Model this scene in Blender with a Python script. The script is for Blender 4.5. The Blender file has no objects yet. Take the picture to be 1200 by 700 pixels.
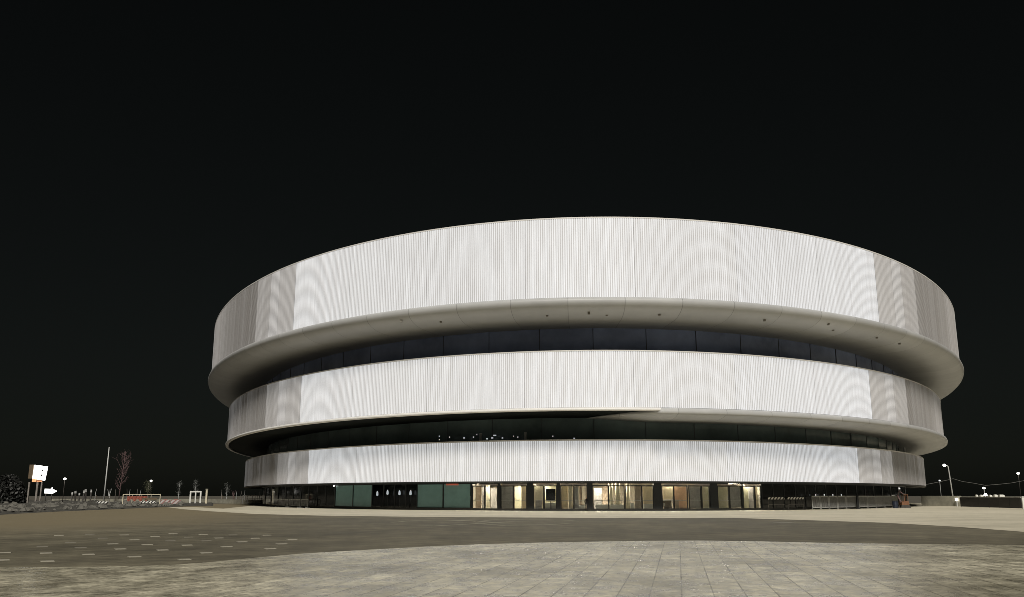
import bpy, math, random
from mathutils import Vector, Matrix, noise as mnoise
random.seed(7)
S = bpy.context.scene
COL = S.collection
PI = math.pi

# ------------------------------------------------------------------ camera
F, PITCH, HC = 1054.9, math.radians(12.345), 1.953
CP, SP = math.cos(PITCH), math.sin(PITCH)

def project(x, y, z):
    zr = z - HC
    d = y * CP + zr * SP
    return 600 + F * x / d, 350 - F * (-y * SP + zr * CP) / d

def gp(u, v, z=0.0):
    """ground point seen at photo pixel (u, v)"""
    k = (350 - v) / F
    y = (z - HC) * (CP - k * SP) / (SP + k * CP)
    d = y * CP + (z - HC) * SP
    return Vector(((u - 600) / F * d, y, z))

def hz(v, y):
    """height seen at row v at distance y"""
    k = (350 - v) / F
    return HC + y * (SP + k * CP) / (CP - k * SP)

def at(u, y, z=0.0):
    d = y * CP + (z - HC) * SP
    return Vector(((u - 600) / F * d, y, z))

cam_d = bpy.data.cameras.new('camera')
cam = bpy.data.objects.new('camera', cam_d)
COL.objects.link(cam)
cam.location = (0, 0, HC)
cam.rotation_euler = (PI / 2 + PITCH, 0, 0)
cam_d.sensor_width = 36
cam_d.lens = F / 1200 * 36
cam_d.clip_start, cam_d.clip_end = 0.1, 8000
S.camera = cam

# ------------------------------------------------------------------ materials
def newmat(name):
    m = bpy.data.materials.new(name)
    m.use_nodes = True
    nt = m.node_tree
    return m, nt, nt.nodes['Principled BSDF']

def mat(name, col, rough=0.6, metal=0.0, var=0.15, scale=3.0, bump=0.0, emit=None, estr=0.0, spec=0.5, coord='Object'):
    m, nt, p = newmat(name)
    N, L = nt.nodes, nt.links
    p.inputs['Roughness'].default_value = rough
    p.inputs['Metallic'].default_value = metal
    p.inputs['Specular IOR Level'].default_value = spec
    if var > 0:
        tc = N.new('ShaderNodeTexCoord')
        ns = N.new('ShaderNodeTexNoise')
        ns.inputs['Scale'].default_value = scale
        ns.inputs['Detail'].default_value = 6
        ns.inputs['Roughness'].default_value = 0.65
        L.new(tc.outputs[coord], ns.inputs['Vector'])
        cr = N.new('ShaderNodeValToRGB')
        cr.color_ramp.elements[0].position = 0.3
        cr.color_ramp.elements[1].position = 0.7
        cr.color_ramp.elements[0].color = (*[c * (1 - var) for c in col], 1)
        cr.color_ramp.elements[1].color = (*[min(1, c * (1 + var)) for c in col], 1)
        L.new(ns.outputs['Fac'], cr.inputs['Fac'])
        L.new(cr.outputs['Color'], p.inputs['Base Color'])
        if bump > 0:
            b = N.new('ShaderNodeBump')
            b.inputs['Strength'].default_value = bump
            b.inputs['Distance'].default_value = 0.05
            L.new(ns.outputs['Fac'], b.inputs['Height'])
            L.new(b.outputs['Normal'], p.inputs['Normal'])
    else:
        p.inputs['Base Color'].default_value = (*col, 1)
    if emit:
        p.inputs['Emission Color'].default_value = (*emit, 1)
        p.inputs['Emission Strength'].default_value = estr
    return m

LED = {}
def led(level, tint):
    key = (round(level, 3), tint)
    if key not in LED:
        m, nt, p = newmat('led_tube_glow_%d' % len(LED))
        N, L = nt.nodes, nt.links
        p.inputs['Base Color'].default_value = (0.385, 0.37, 0.365, 1)
        p.inputs['Roughness'].default_value = 0.5
        tc = N.new('ShaderNodeTexCoord')
        mp = N.new('ShaderNodeMapping')
        mp.inputs['Scale'].default_value = (1, 1, 0.12)
        ns = N.new('ShaderNodeTexNoise')
        ns.inputs['Scale'].default_value = 2.2
        ns.inputs['Detail'].default_value = 3
        L.new(tc.outputs['Object'], mp.inputs['Vector'])
        L.new(mp.outputs['Vector'], ns.inputs['Vector'])
        mr = N.new('ShaderNodeMapRange')
        mr.inputs['From Min'].default_value = 0.3
        mr.inputs['From Max'].default_value = 0.7
        mr.inputs['To Min'].default_value = level * 0.86
        mr.inputs['To Max'].default_value = level * 1.1
        L.new(ns.outputs['Fac'], mr.inputs['Value'])
        p.inputs['Emission Color'].default_value = (*tint, 1)
        L.new(mr.outputs['Result'], p.inputs['Emission Strength'])
        LED[key] = m
    return LED[key]

def glass_mat(name, tint=(0.96, 0.98, 0.97), gl=0.1):
    m = bpy.data.materials.new(name)
    m.use_nodes = True
    nt = m.node_tree
    N, L = nt.nodes, nt.links
    for n in list(N):
        if n.type == 'BSDF_PRINCIPLED':
            N.remove(n)
    out = [n for n in N if n.type == 'OUTPUT_MATERIAL'][0]
    tr = N.new('ShaderNodeBsdfTransparent')
    tr.inputs['Color'].default_value = (*tint, 1)
    g = N.new('ShaderNodeBsdfGlossy')
    g.inputs['Roughness'].default_value = 0.04
    g.inputs['Color'].default_value = (0.9, 0.95, 1, 1)
    fr = N.new('ShaderNodeFresnel')
    fr.inputs['IOR'].default_value = 1.5
    mx = N.new('ShaderNodeMixShader')
    ge = N.new('ShaderNodeNewGeometry')      # reflect on the outer face of the pane only
    sb = N.new('ShaderNodeMath'); sb.operation = 'SUBTRACT'; sb.inputs[0].default_value = 1.0
    L.new(ge.outputs['Backfacing'], sb.inputs[1])
    fm = N.new('ShaderNodeMath'); fm.operation = 'MULTIPLY'
    L.new(fr.outputs['Fac'], fm.inputs[0]); L.new(sb.outputs[0], fm.inputs[1])
    L.new(fm.outputs[0], mx.inputs['Fac'])
    L.new(tr.outputs['BSDF'], mx.inputs[1])
    L.new(g.outputs['BSDF'], mx.inputs[2])
    L.new(mx.outputs['Shader'], out.inputs['Surface'])
    return m

M = {}
M['backing'] = mat('backing_panel', (0.06, 0.06, 0.06), 0.7, var=0.2)
M['strip'] = mat('dark_strip', (0.05, 0.048, 0.046), 0.6, var=0.1)
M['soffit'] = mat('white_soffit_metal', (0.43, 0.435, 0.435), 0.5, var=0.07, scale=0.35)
M['rim'] = mat('rim_metal', (0.72, 0.71, 0.69), 0.45, var=0.06)
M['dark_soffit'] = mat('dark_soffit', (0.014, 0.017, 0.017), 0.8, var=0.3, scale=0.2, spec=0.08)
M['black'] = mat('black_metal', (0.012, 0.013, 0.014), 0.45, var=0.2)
M['frame'] = mat('dark_frame', (0.018, 0.022, 0.026), 0.4, var=0.2)
M['plinth'] = mat('plinth', (0.03, 0.03, 0.026), 0.7, var=0.2)
M['transom'] = mat('transom_grey', (0.42, 0.375, 0.37), 0.5, var=0.2)
M['glass_blue'] = mat('dark_blue_glass', (0.22, 0.27, 0.42), 0.15, var=0.5, scale=0.09)
M['glass_green'] = mat('dark_green_glass', (0.11, 0.15, 0.15), 0.15, var=0.5, scale=0.09)
M['glass_dark'] = mat('dark_ground_glass', (0.022, 0.024, 0.025), 0.05, var=0.4, scale=0.2)
M['teal'] = mat('frosted_teal_glass', (0.2, 0.36, 0.37), 0.3, var=0.12, scale=0.8)
M['glass'] = glass_mat('clear_glass')
M['roof'] = mat('roof_membrane', (0.2, 0.2, 0.2), 0.8, var=0.1)
M['cream'] = mat('cream_render', (0.62, 0.56, 0.42), 0.6, var=0.06)
M['white'] = mat('white_paint', (0.7, 0.7, 0.66), 0.5, var=0.08)
M['lobby_wall'] = mat('lobby_wall', (0.4, 0.36, 0.29), 0.6, var=0.35, scale=0.6)
M['lobby_floor'] = mat('lobby_floor', (0.3, 0.28, 0.24), 0.25, var=0.15)
M['blind'] = mat('grey_blind', (0.36, 0.34, 0.33), 0.6, var=0.2, scale=2)
M['orange_wall'] = mat('orange_wood', (0.75, 0.48, 0.31), 0.5, var=0.12, scale=2)
M['yellow_wall'] = mat('yellow_wall', (0.75, 0.63, 0.43), 0.55, var=0.12, scale=1.5)
M['brown_wall'] = mat('brown_wall', (0.34, 0.27, 0.21), 0.5, var=0.2, scale=2)
M['olive_wall'] = mat('olive_wall', (0.48, 0.45, 0.32), 0.55, var=0.2, scale=1)
M['screen'] = mat('black_screen', (0.01, 0.011, 0.012), 0.15, var=0)
M['lamp_warm'] = mat('lobby_lamp', (0.8, 0.8, 0.7), 0.5, var=0, emit=(1, 0.9, 0.72), estr=54.0)
M['lamp_white'] = mat('white_lamp', (0.8, 0.8, 0.8), 0.5, var=0, emit=(1, 0.97, 0.9), estr=5.0)
M['lamp_soft'] = mat('soft_lamp', (0.8, 0.8, 0.8), 0.5, var=0, emit=(0.85, 0.92, 1.0), estr=0.4)
M['lamp_red'] = mat('red_lamp', (0.6, 0.1, 0.05), 0.5, var=0, emit=(1, 0.3, 0.2), estr=0.14)
M['sign_white'] = mat('lit_sign_face', (0.8, 0.8, 0.8), 0.5, var=0, emit=(1, 0.98, 0.92), estr=4.0)
M['sign_orange'] = mat('lit_orange_strip', (0.6, 0.3, 0.15), 0.5, var=0, emit=(1, 0.42, 0.2), estr=0.8)
M['steel'] = mat('galvanised_steel', (0.42, 0.42, 0.41), 0.45, var=0.15)
M['pale_pole'] = mat('pale_pole', (0.55, 0.56, 0.55), 0.5, var=0.1)
M['cable'] = mat('cable_rubber', (0.1, 0.1, 0.095), 0.7, var=0.1)
M['dark_post'] = mat('dark_post', (0.05, 0.045, 0.04), 0.6, var=0.2)
M['brown'] = mat('brown_panel', (0.12, 0.085, 0.05), 0.6, var=0.2)
M['bark'] = mat('pale_bark', (0.22, 0.2, 0.18), 0.8, var=0.3, scale=2)
M['red_bark'] = mat('reddish_bark', (0.16, 0.1, 0.1), 0.8, var=0.3, scale=2)
M['leaf_dark'] = mat('dark_leaf', (0.014, 0.015, 0.013), 0.6, var=0.5, scale=0.8)
M['leaf_olive'] = mat('olive_leaf', (0.06, 0.065, 0.035), 0.7, var=0.3, scale=1)
M['leaf_grey'] = mat('grey_leaf', (0.09, 0.095, 0.09), 0.7, var=0.3, scale=1)
M['orange_mesh'] = mat('orange_mesh', (0.26, 0.07, 0.045), 0.6, var=0.3, scale=3)
M['red'] = mat('red_plastic', (0.42, 0.12, 0.11), 0.5, var=0.2)
M['orange'] = mat('orange_paint', (0.17, 0.075, 0.035), 0.5, var=0.2)
M['blue'] = mat('blue_plastic', (0.012, 0.018, 0.034), 0.5, var=0.2)
M['hoarding'] = mat('black_hoarding', (0.012, 0.011, 0.011), 0.5, var=0.4, scale=0.7)
M['wall_conc'] = mat('concrete_wall', (0.26, 0.25, 0.2), 0.85, var=0.25, scale=0.8)
M['soil'] = mat('stony_soil', (0.06, 0.057, 0.048), 0.95, var=0.6, scale=0.9, bump=0.8)
M['rock'] = mat('pale_rubble', (0.12, 0.115, 0.1), 0.9, var=0.35, scale=1.2)
M['slab'] = mat('pale_concrete_slab', (0.34, 0.32, 0.26), 0.7, var=0.12, scale=4)
M['iron'] = mat('worn_iron', (0.2, 0.19, 0.16), 0.6, var=0.2)

# striped hazard board
def stripes(name, a, b, freq):
    m, nt, p = newmat(name)
    N, L = nt.nodes, nt.links
    tc = N.new('ShaderNodeTexCoord')
    sx = N.new('ShaderNodeSeparateXYZ')
    L.new(tc.outputs['Object'], sx.inputs[0])
    ad = N.new('ShaderNodeMath'); ad.operation = 'SUBTRACT'
    L.new(sx.outputs['X'], ad.inputs[0]); L.new(sx.outputs['Z'], ad.inputs[1])
    mu = N.new('ShaderNodeMath'); mu.operation = 'MULTIPLY'; mu.inputs[1].default_value = freq
    L.new(ad.outputs[0], mu.inputs[0])
    fr = N.new('ShaderNodeMath'); fr.operation = 'FRACT'
    L.new(mu.outputs[0], fr.inputs[0])
    gt = N.new('ShaderNodeMath'); gt.operation = 'GREATER_THAN'; gt.inputs[1].default_value = 0.45
    L.new(fr.outputs[0], gt.inputs[0])
    mx = N.new('ShaderNodeMix'); mx.data_type = 'RGBA'
    mx.inputs[6].default_value = (*a, 1); mx.inputs[7].default_value = (*b, 1)
    L.new(gt.outputs[0], mx.inputs[0])
    L.new(mx.outputs[2], p.inputs['Base Color'])
    p.inputs['Roughness'].default_value = 0.5
    return m
M['hazard'] = stripes('hazard_stripes', (0.02, 0.02, 0.02), (0.75, 0.74, 0.7), 1.6)
M['hazard_red'] = stripes('red_white_stripes', (0.2, 0.09, 0.08), (0.36, 0.33, 0.32), 1.0)

# ---- grounds
def ground_mat(name, c0, c1, big, rough0, rough1, fine=0.25, stretch=(1, 1, 1), bump=0.15, rot=0.0, mid=0.15):
    m, nt, p = newmat(name)
    N, L = nt.nodes, nt.links
    tc = N.new('ShaderNodeTexCoord')
    mp = N.new('ShaderNodeMapping')
    mp.inputs['Scale'].default_value = stretch
    mp.inputs['Rotation'].default_value = (0, 0, rot)
    L.new(tc.outputs['Object'], mp.inputs['Vector'])
    n1 = N.new('ShaderNodeTexNoise'); n1.inputs['Scale'].default_value = big
    n1.inputs['Detail'].default_value = 8; n1.inputs['Roughness'].default_value = 0.7
    n2 = N.new('ShaderNodeTexNoise'); n2.inputs['Scale'].default_value = big * 23
    n2.inputs['Detail'].default_value = 5; n2.inputs['Roughness'].default_value = 0.7
    L.new(mp.outputs[0], n1.inputs['Vector']); L.new(mp.outputs[0], n2.inputs['Vector'])
    r1 = N.new('ShaderNodeValToRGB')
    r1.color_ramp.elements[0].position = 0.36; r1.color_ramp.elements[1].position = 0.64
    r1.color_ramp.elements[0].color = (*c0, 1); r1.color_ramp.elements[1].color = (*c1, 1)
    L.new(n1.outputs['Fac'], r1.inputs['Fac'])
    mr = N.new('ShaderNodeMapRange')
    mr.inputs['From Min'].default_value = 0.3; mr.inputs['From Max'].default_value = 0.7
    mr.inputs['To Min'].default_value = 1 - fine; mr.inputs['To Max'].default_value = 1 + fine
    L.new(n2.outputs['Fac'], mr.inputs['Value'])
    mx = N.new('ShaderNodeMix'); mx.data_type = 'RGBA'; mx.blend_type = 'MULTIPLY'
    mx.inputs[0].default_value = 1
    L.new(r1.outputs['Color'], mx.inputs[6]); L.new(mr.outputs['Result'], mx.inputs[7])
    L.new(mx.outputs[2], p.inputs['Base Color'])
    n4 = N.new('ShaderNodeTexNoise'); n4.inputs['Scale'].default_value = big * 6
    n4.inputs['Detail'].default_value = 6; n4.inputs['Roughness'].default_value = 0.75
    L.new(mp.outputs[0], n4.inputs['Vector'])
    r4 = N.new('ShaderNodeMapRange')
    r4.inputs['From Min'].default_value = 0.35; r4.inputs['From Max'].default_value = 0.65
    r4.inputs['To Min'].default_value = 1 - mid; r4.inputs['To Max'].default_value = 1 + mid
    L.new(n4.outputs['Fac'], r4.inputs['Value'])
    m4 = N.new('ShaderNodeMix'); m4.data_type = 'RGBA'; m4.blend_type = 'MULTIPLY'
    m4.inputs[0].default_value = 1
    L.new(mx.outputs[2], m4.inputs[6]); L.new(r4.outputs['Result'], m4.inputs[7])
    mx = m4
    L.new(mx.outputs[2], p.inputs['Base Color'])
    rr = N.new('ShaderNodeMapRange')
    rr.inputs['From Min'].default_value = 0.35; rr.inputs['From Max'].default_value = 0.65
    rr.inputs['To Min'].default_value = rough0; rr.inputs['To Max'].default_value = rough1
    L.new(n1.outputs['Fac'], rr.inputs['Value'])
    L.new(rr.outputs['Result'], p.inputs['Roughness'])
    b = N.new('ShaderNodeBump'); b.inputs['Strength'].default_value = bump; b.inputs['Distance'].default_value = 0.02
    L.new(n2.outputs['Fac'], b.inputs['Height']); L.new(b.outputs['Normal'], p.inputs['Normal'])
    return m, nt, p, mx, tc

M['ground'] = ground_mat('bare_ground', (0.06, 0.055, 0.045), (0.12, 0.11, 0.085), 0.05, 0.85, 0.95)[0]
AS = ground_mat('asphalt', (0.09, 0.081, 0.055), (0.17, 0.153, 0.106), 0.045, 0.62, 0.8, fine=0.3, mid=0.28, stretch=(1, 1.0, 1), bump=0.2)
M['asphalt'] = AS[0]
def add_dust(AS):
    m, nt, p, mx, tc = AS
    N, L = nt.nodes, nt.links
    sx = N.new('ShaderNodeSeparateXYZ'); L.new(tc.outputs['Object'], sx.inputs[0])
    ns = N.new('ShaderNodeTexNoise'); ns.inputs['Scale'].default_value = 0.07; ns.inputs['Detail'].default_value = 7; ns.inputs['Roughness'].default_value = 0.65
    L.new(tc.outputs['Object'], ns.inputs['Vector'])
    def ramp(src, a, b, amp):
        ad = N.new('ShaderNodeMath'); ad.operation = 'MULTIPLY_ADD'; ad.inputs[1].default_value = amp
        L.new(ns.outputs['Fac'], ad.inputs[0]); L.new(src, ad.inputs[2])
        mr = N.new('ShaderNodeMapRange'); mr.interpolation_type = 'SMOOTHSTEP'
        mr.inputs['From Min'].default_value = a; mr.inputs['From Max'].default_value = b
        L.new(ad.outputs[0], mr.inputs['Value']); return mr.outputs['Result']
    fx = ramp(sx.outputs['X'], -2, -22, 26); fy = ramp(sx.outputs['Y'], 48, 78, 24)
    mu = N.new('ShaderNodeMath'); mu.operation = 'MULTIPLY'; L.new(fx, mu.inputs[0]); L.new(fy, mu.inputs[1])
    m2 = N.new('ShaderNodeMix'); m2.data_type = 'RGBA'
    m2.inputs[7].default_value = (0.205, 0.172, 0.108, 1)
    L.new(mu.outputs[0], m2.inputs[0]); L.new(mx.outputs[2], m2.inputs[6])
    L.new(m2.outputs[2], p.inputs['Base Color'])
add_dust(AS)
M['apron'] = ground_mat('pale_apron', (0.50, 0.465, 0.36), (0.64, 0.59, 0.465), 0.08, 0.6, 0.75, fine=0.15, stretch=(0.5, 1.6, 1))[0]

def paving_mat():
    rot = math.atan2(190 / F, 1)
    m, nt, p, mx, tc = ground_mat('stained_stone_paving', (0.29, 0.268, 0.195), (0.66, 0.62, 0.48), 0.30, 0.22, 0.42, fine=0.35, stretch=(0.8, 0.6, 1), bump=0.0, mid=0.38)
    p.inputs['Specular IOR Level'].default_value = 0.9
    rn = [n for n in nt.nodes if n.type == 'MAP_RANGE' and n.outputs[0].links and n.outputs[0].links[0].to_socket.name == 'Roughness'][0]
    nm = [n for n in nt.nodes if n.type == 'TEX_NOISE' and abs(n.inputs['Scale'].default_value - 1.8) < 1e-4][0]
    nt.links.new(nm.outputs['Fac'], rn.inputs['Value'])
    bp = [n for n in nt.nodes if n.type == 'BUMP'][0]
    nt.links.new(nm.outputs['Fac'], bp.inputs['Height']); bp.inputs['Strength'].default_value = 0.06; bp.inputs['Distance'].default_value = 0.03
    N, L = nt.nodes, nt.links
    mp = N.new('ShaderNodeMapping')
    mp.inputs['Rotation'].default_value = (0, 0, rot + PI / 2)
    L.new(tc.outputs['Object'], mp.inputs['Vector'])
    br = N.new('ShaderNodeTexBrick')
    br.inputs['Scale'].default_value = 1.0
    br.inputs['Brick Width'].default_value = 2.4
    br.inputs['Row Height'].default_value = 0.62
    br.inputs['Mortar Size'].default_value = 0.016
    br.inputs['Mortar Smooth'].default_value = 0.2
    br.offset = 0.37
    br.inputs['Color1'].default_value = (1.1, 1.1, 1.1, 1)
    br.inputs['Color2'].default_value = (0.8, 0.79, 0.78, 1)
    br.inputs['Mortar'].default_value = (0.2, 0.185, 0.15, 1)
    L.new(mp.outputs[0], br.inputs['Vector'])
    # joints are filled with dust in places
    n3 = N.new('ShaderNodeTexNoise'); n3.inputs['Scale'].default_value = 0.5; n3.inputs['Detail'].default_value = 3
    L.new(tc.outputs['Object'], n3.inputs['Vector'])
    m3 = N.new('ShaderNodeMapRange'); m3.inputs['From Min'].default_value = 0.38; m3.inputs['From Max'].default_value = 0.62
    m3.inputs['To Min'].default_value = 0.45; m3.inputs['To Max'].default_value = 1.0
    L.new(n3.outputs['Fac'], m3.inputs['Value'])
    m2 = N.new('ShaderNodeMix'); m2.data_type = 'RGBA'; m2.blend_type = 'MULTIPLY'
    L.new(m3.outputs['Result'], m2.inputs[0])
    L.new(mx.outputs[2], m2.inputs[6]); L.new(br.outputs['Color'], m2.inputs[7])
    L.new(m2.outputs[2], p.inputs['Base Color'])
    return m
M['paving'] = paving_mat()

# ------------------------------------------------------------------ mesh helpers
class MB:
    def __init__(self):
        self.v, self.f, self.mi = [], [], []
    def quad(self, a, b, c, d, mi=0):
        n = len(self.v); self.v += [a, b, c, d]; self.f.append((n, n + 1, n + 2, n + 3)); self.mi.append(mi)
    def poly(self, pts, mi=0):
        n = len(self.v); self.v += list(pts); self.f.append(tuple(range(n, n + len(pts)))); self.mi.append(mi)
    def grid(self, rows, closed=False):
        """rows: list of equal-length point lists"""
        n = len(self.v); w = len(rows[0])
        for r in rows: self.v += r
        for i in range(len(rows) - 1):
            for j in range(w - 1 if not closed else w):
                k = (j + 1) % w
                self.f.append((n + i * w + j, n + i * w + k, n + (i + 1) * w + k, n + (i + 1) * w + j)); self.mi.append(0)
    def hexa(self, p, mi=0):
        """8 points: bottom 4 then top 4"""
        n = len(self.v); self.v += list(p)
        for q in ((3, 2, 1, 0), (4, 5, 6, 7), (0, 1, 5, 4), (1, 2, 6, 5), (2, 3, 7, 6), (3, 0, 4, 7)):
            self.f.append(tuple(n + i for i in q)); self.mi.append(mi)
    def box(self, x0, y0, z0, x1, y1, z1, mi=0):
        self.hexa([(x0, y0, z0), (x1, y0, z0), (x1, y1, z0), (x0, y1, z0), (x0, y0, z1), (x1, y0, z1), (x1, y1, z1), (x0, y1, z1)], mi)
    def tube(self, pts, rad, seg=8, cap=True):
        pts = [Vector(p) for p in pts]
        if not hasattr(rad, '__len__'): rad = [rad] * len(pts)
        n0 = len(self.v)
        for i, p in enumerate(pts):
            t = (pts[min(i + 1, len(pts) - 1)] - pts[max(i - 1, 0)]).normalized()
            up = Vector((0, 0, 1)) if abs(t.z) < 0.95 else Vector((1, 0, 0))
            a = t.cross(up).normalized(); b = t.cross(a)
            for s in range(seg):
                w = 2 * PI * s / seg
                self.v.append(tuple(p + (a * math.cos(w) + b * math.sin(w)) * rad[i]))
        for i in range(len(pts) - 1):
            for s in range(seg):
                k = (s + 1) % seg
                self.f.append((n0 + i * seg + s, n0 + i * seg + k, n0 + (i + 1) * seg + k, n0 + (i + 1) * seg + s)); self.mi.append(0)
        if cap:
            self.f.append(tuple(n0 + s for s in range(seg))[::-1]); self.mi.append(0)
            self.f.append(tuple(n0 + (len(pts) - 1) * seg + s for s in range(seg))); self.mi.append(0)
    attr = None
    def build(self, name, mats, parent=None, smooth=False, loc=None, rz=0.0):
        me = bpy.data.meshes.new(name)
        me.from_pydata([tuple(v) for v in self.v], [], self.f)
        if not isinstance(mats, (list, tuple)): mats = [mats]
        for m in mats: me.materials.append(m)
        for p, i in zip(me.polygons, self.mi): p.material_index = i
        if smooth:
            for p in me.polygons: p.use_smooth = True
        if self.attr:
            at_ = me.attributes.new('arc', 'FLOAT', 'POINT')
            at_.data.foreach_set('value', self.attr)
        me.update()
        o = bpy.data.objects.new(name, me)
        COL.objects.link(o)
        if parent: o.parent = parent
        if loc is not None: o.location = loc
        o.rotation_euler.z = rz
        return o

def tag(o, label=None, cat=None, group=None, kind=None):
    if label: o['label'] = label
    if cat: o['category'] = cat
    if group: o['group'] = group
    if kind: o['kind'] = kind
    return o

def thing(name, label, cat, loc=(0, 0, 0), rz=0.0, group=None):
    o = bpy.data.objects.new(name, None)
    COL.objects.link(o)
    o.location = loc; o.rotation_euler.z = rz
    o.empty_display_size = 0.3
    return tag(o, label, cat, group)

def copy_tree(o, parent=None):
    c = o.copy(); COL.objects.link(c)
    if parent: c.parent = parent
    for ch in list(o.children): copy_tree(ch, c)
    return c

# ------------------------------------------------------------------ arena plan
CX, CY, PHI = 19.39, 302.12, math.radians(-2.879)
RING = [(96.12, 195.57), (91.99, 191.08), (87.92, 186.49)]
BACK = 115.0
Z = dict(F=1.79 + HC, E=6.90 + HC, D=10.64 + HC, C=17.68 + HC, B=23.56 + HC, A=33.63 + HC)

def plan(th, ring, off=0.0):
    ax = RING[ring][0] + off
    s = math.sin(th)
    ay = (RING[ring][1] if s < 0 else BACK + RING[ring][0] - 96) + off
    x, y = ax * math.cos(th), ay * s
    return (CX + x * math.cos(PHI) - y * math.sin(PHI), CY + x * math.sin(PHI) + y * math.cos(PHI))

def P(th, ring, off, z):
    x, y = plan(th, ring, off)
    return (x, y, z)

def nrm(th, ring):
    a, b = plan(th - 1e-4, ring), plan(th + 1e-4, ring)
    t = Vector((b[0] - a[0], b[1] - a[1])).normalized()
    return Vector((t.y, -t.x)), t     # outward normal, tangent

def th_at(u, ring, off, z):
    """angle on the visible side whose picture column is u"""
    best, pu, pt = None, None, None
    n = 2400
    lo, hi = -PI * 0.995, -PI * 0.005
    # restrict to the monotone visible span
    us = [project(*P(lo + (hi - lo) * i / n, ring, off, z))[0] for i in range(n + 1)]
    i0, i1 = us.index(min(us)), us.index(max(us))
    for i in range(i0, i1):
        if us[i] <= u <= us[i + 1]:
            k = (u - us[i]) / max(1e-9, us[i + 1] - us[i])
            return lo + (hi - lo) * (i + k) / n
    return lo + (hi - lo) * (i0 if u < us[i0] else i1) / n

def arc_table(ring, t0, t1, n=4000):
    ts, ss, s = [t0], [0.0], 0.0
    p = plan(t0, ring)
    for i in range(1, n + 1):
        t = t0 + (t1 - t0) * i / n
        q = plan(t, ring)
        s += math.hypot(q[0] - p[0], q[1] - p[1]); p = q
        ts.append(t); ss.append(s)
    return ts, ss

def at_arc(tab, s):
    ts, ss = tab
    import bisect
    i = max(1, min(len(ss) - 1, bisect.bisect_left(ss, s)))
    k = (s - ss[i - 1]) / max(1e-9, ss[i] - ss[i - 1])
    return ts[i - 1] + (ts[i] - ts[i - 1]) * k

FULL = [2 * PI * i / 360 for i in range(360)]
ARC = [-PI - 0.25 + (PI + 0.5) * i / 260 for i in range(261)]     # front half and a little more

arena = thing('arena', 'huge round arena of three stacked glowing white bands with recessed dark glazing between them', 'arena', (CX, CY - 180, 0))
INV = Matrix.Translation((-CX, -(CY - 180), 0))
def part(mb, name, mats, parent=None, smooth=False):
    """mesh in world coordinates, parented to the arena (or to one of its parts)"""
    o = mb.build(name, mats, None, smooth)
    o.parent = parent if parent else arena
    if not parent: o.matrix_parent_inverse = INV
    return o

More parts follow.
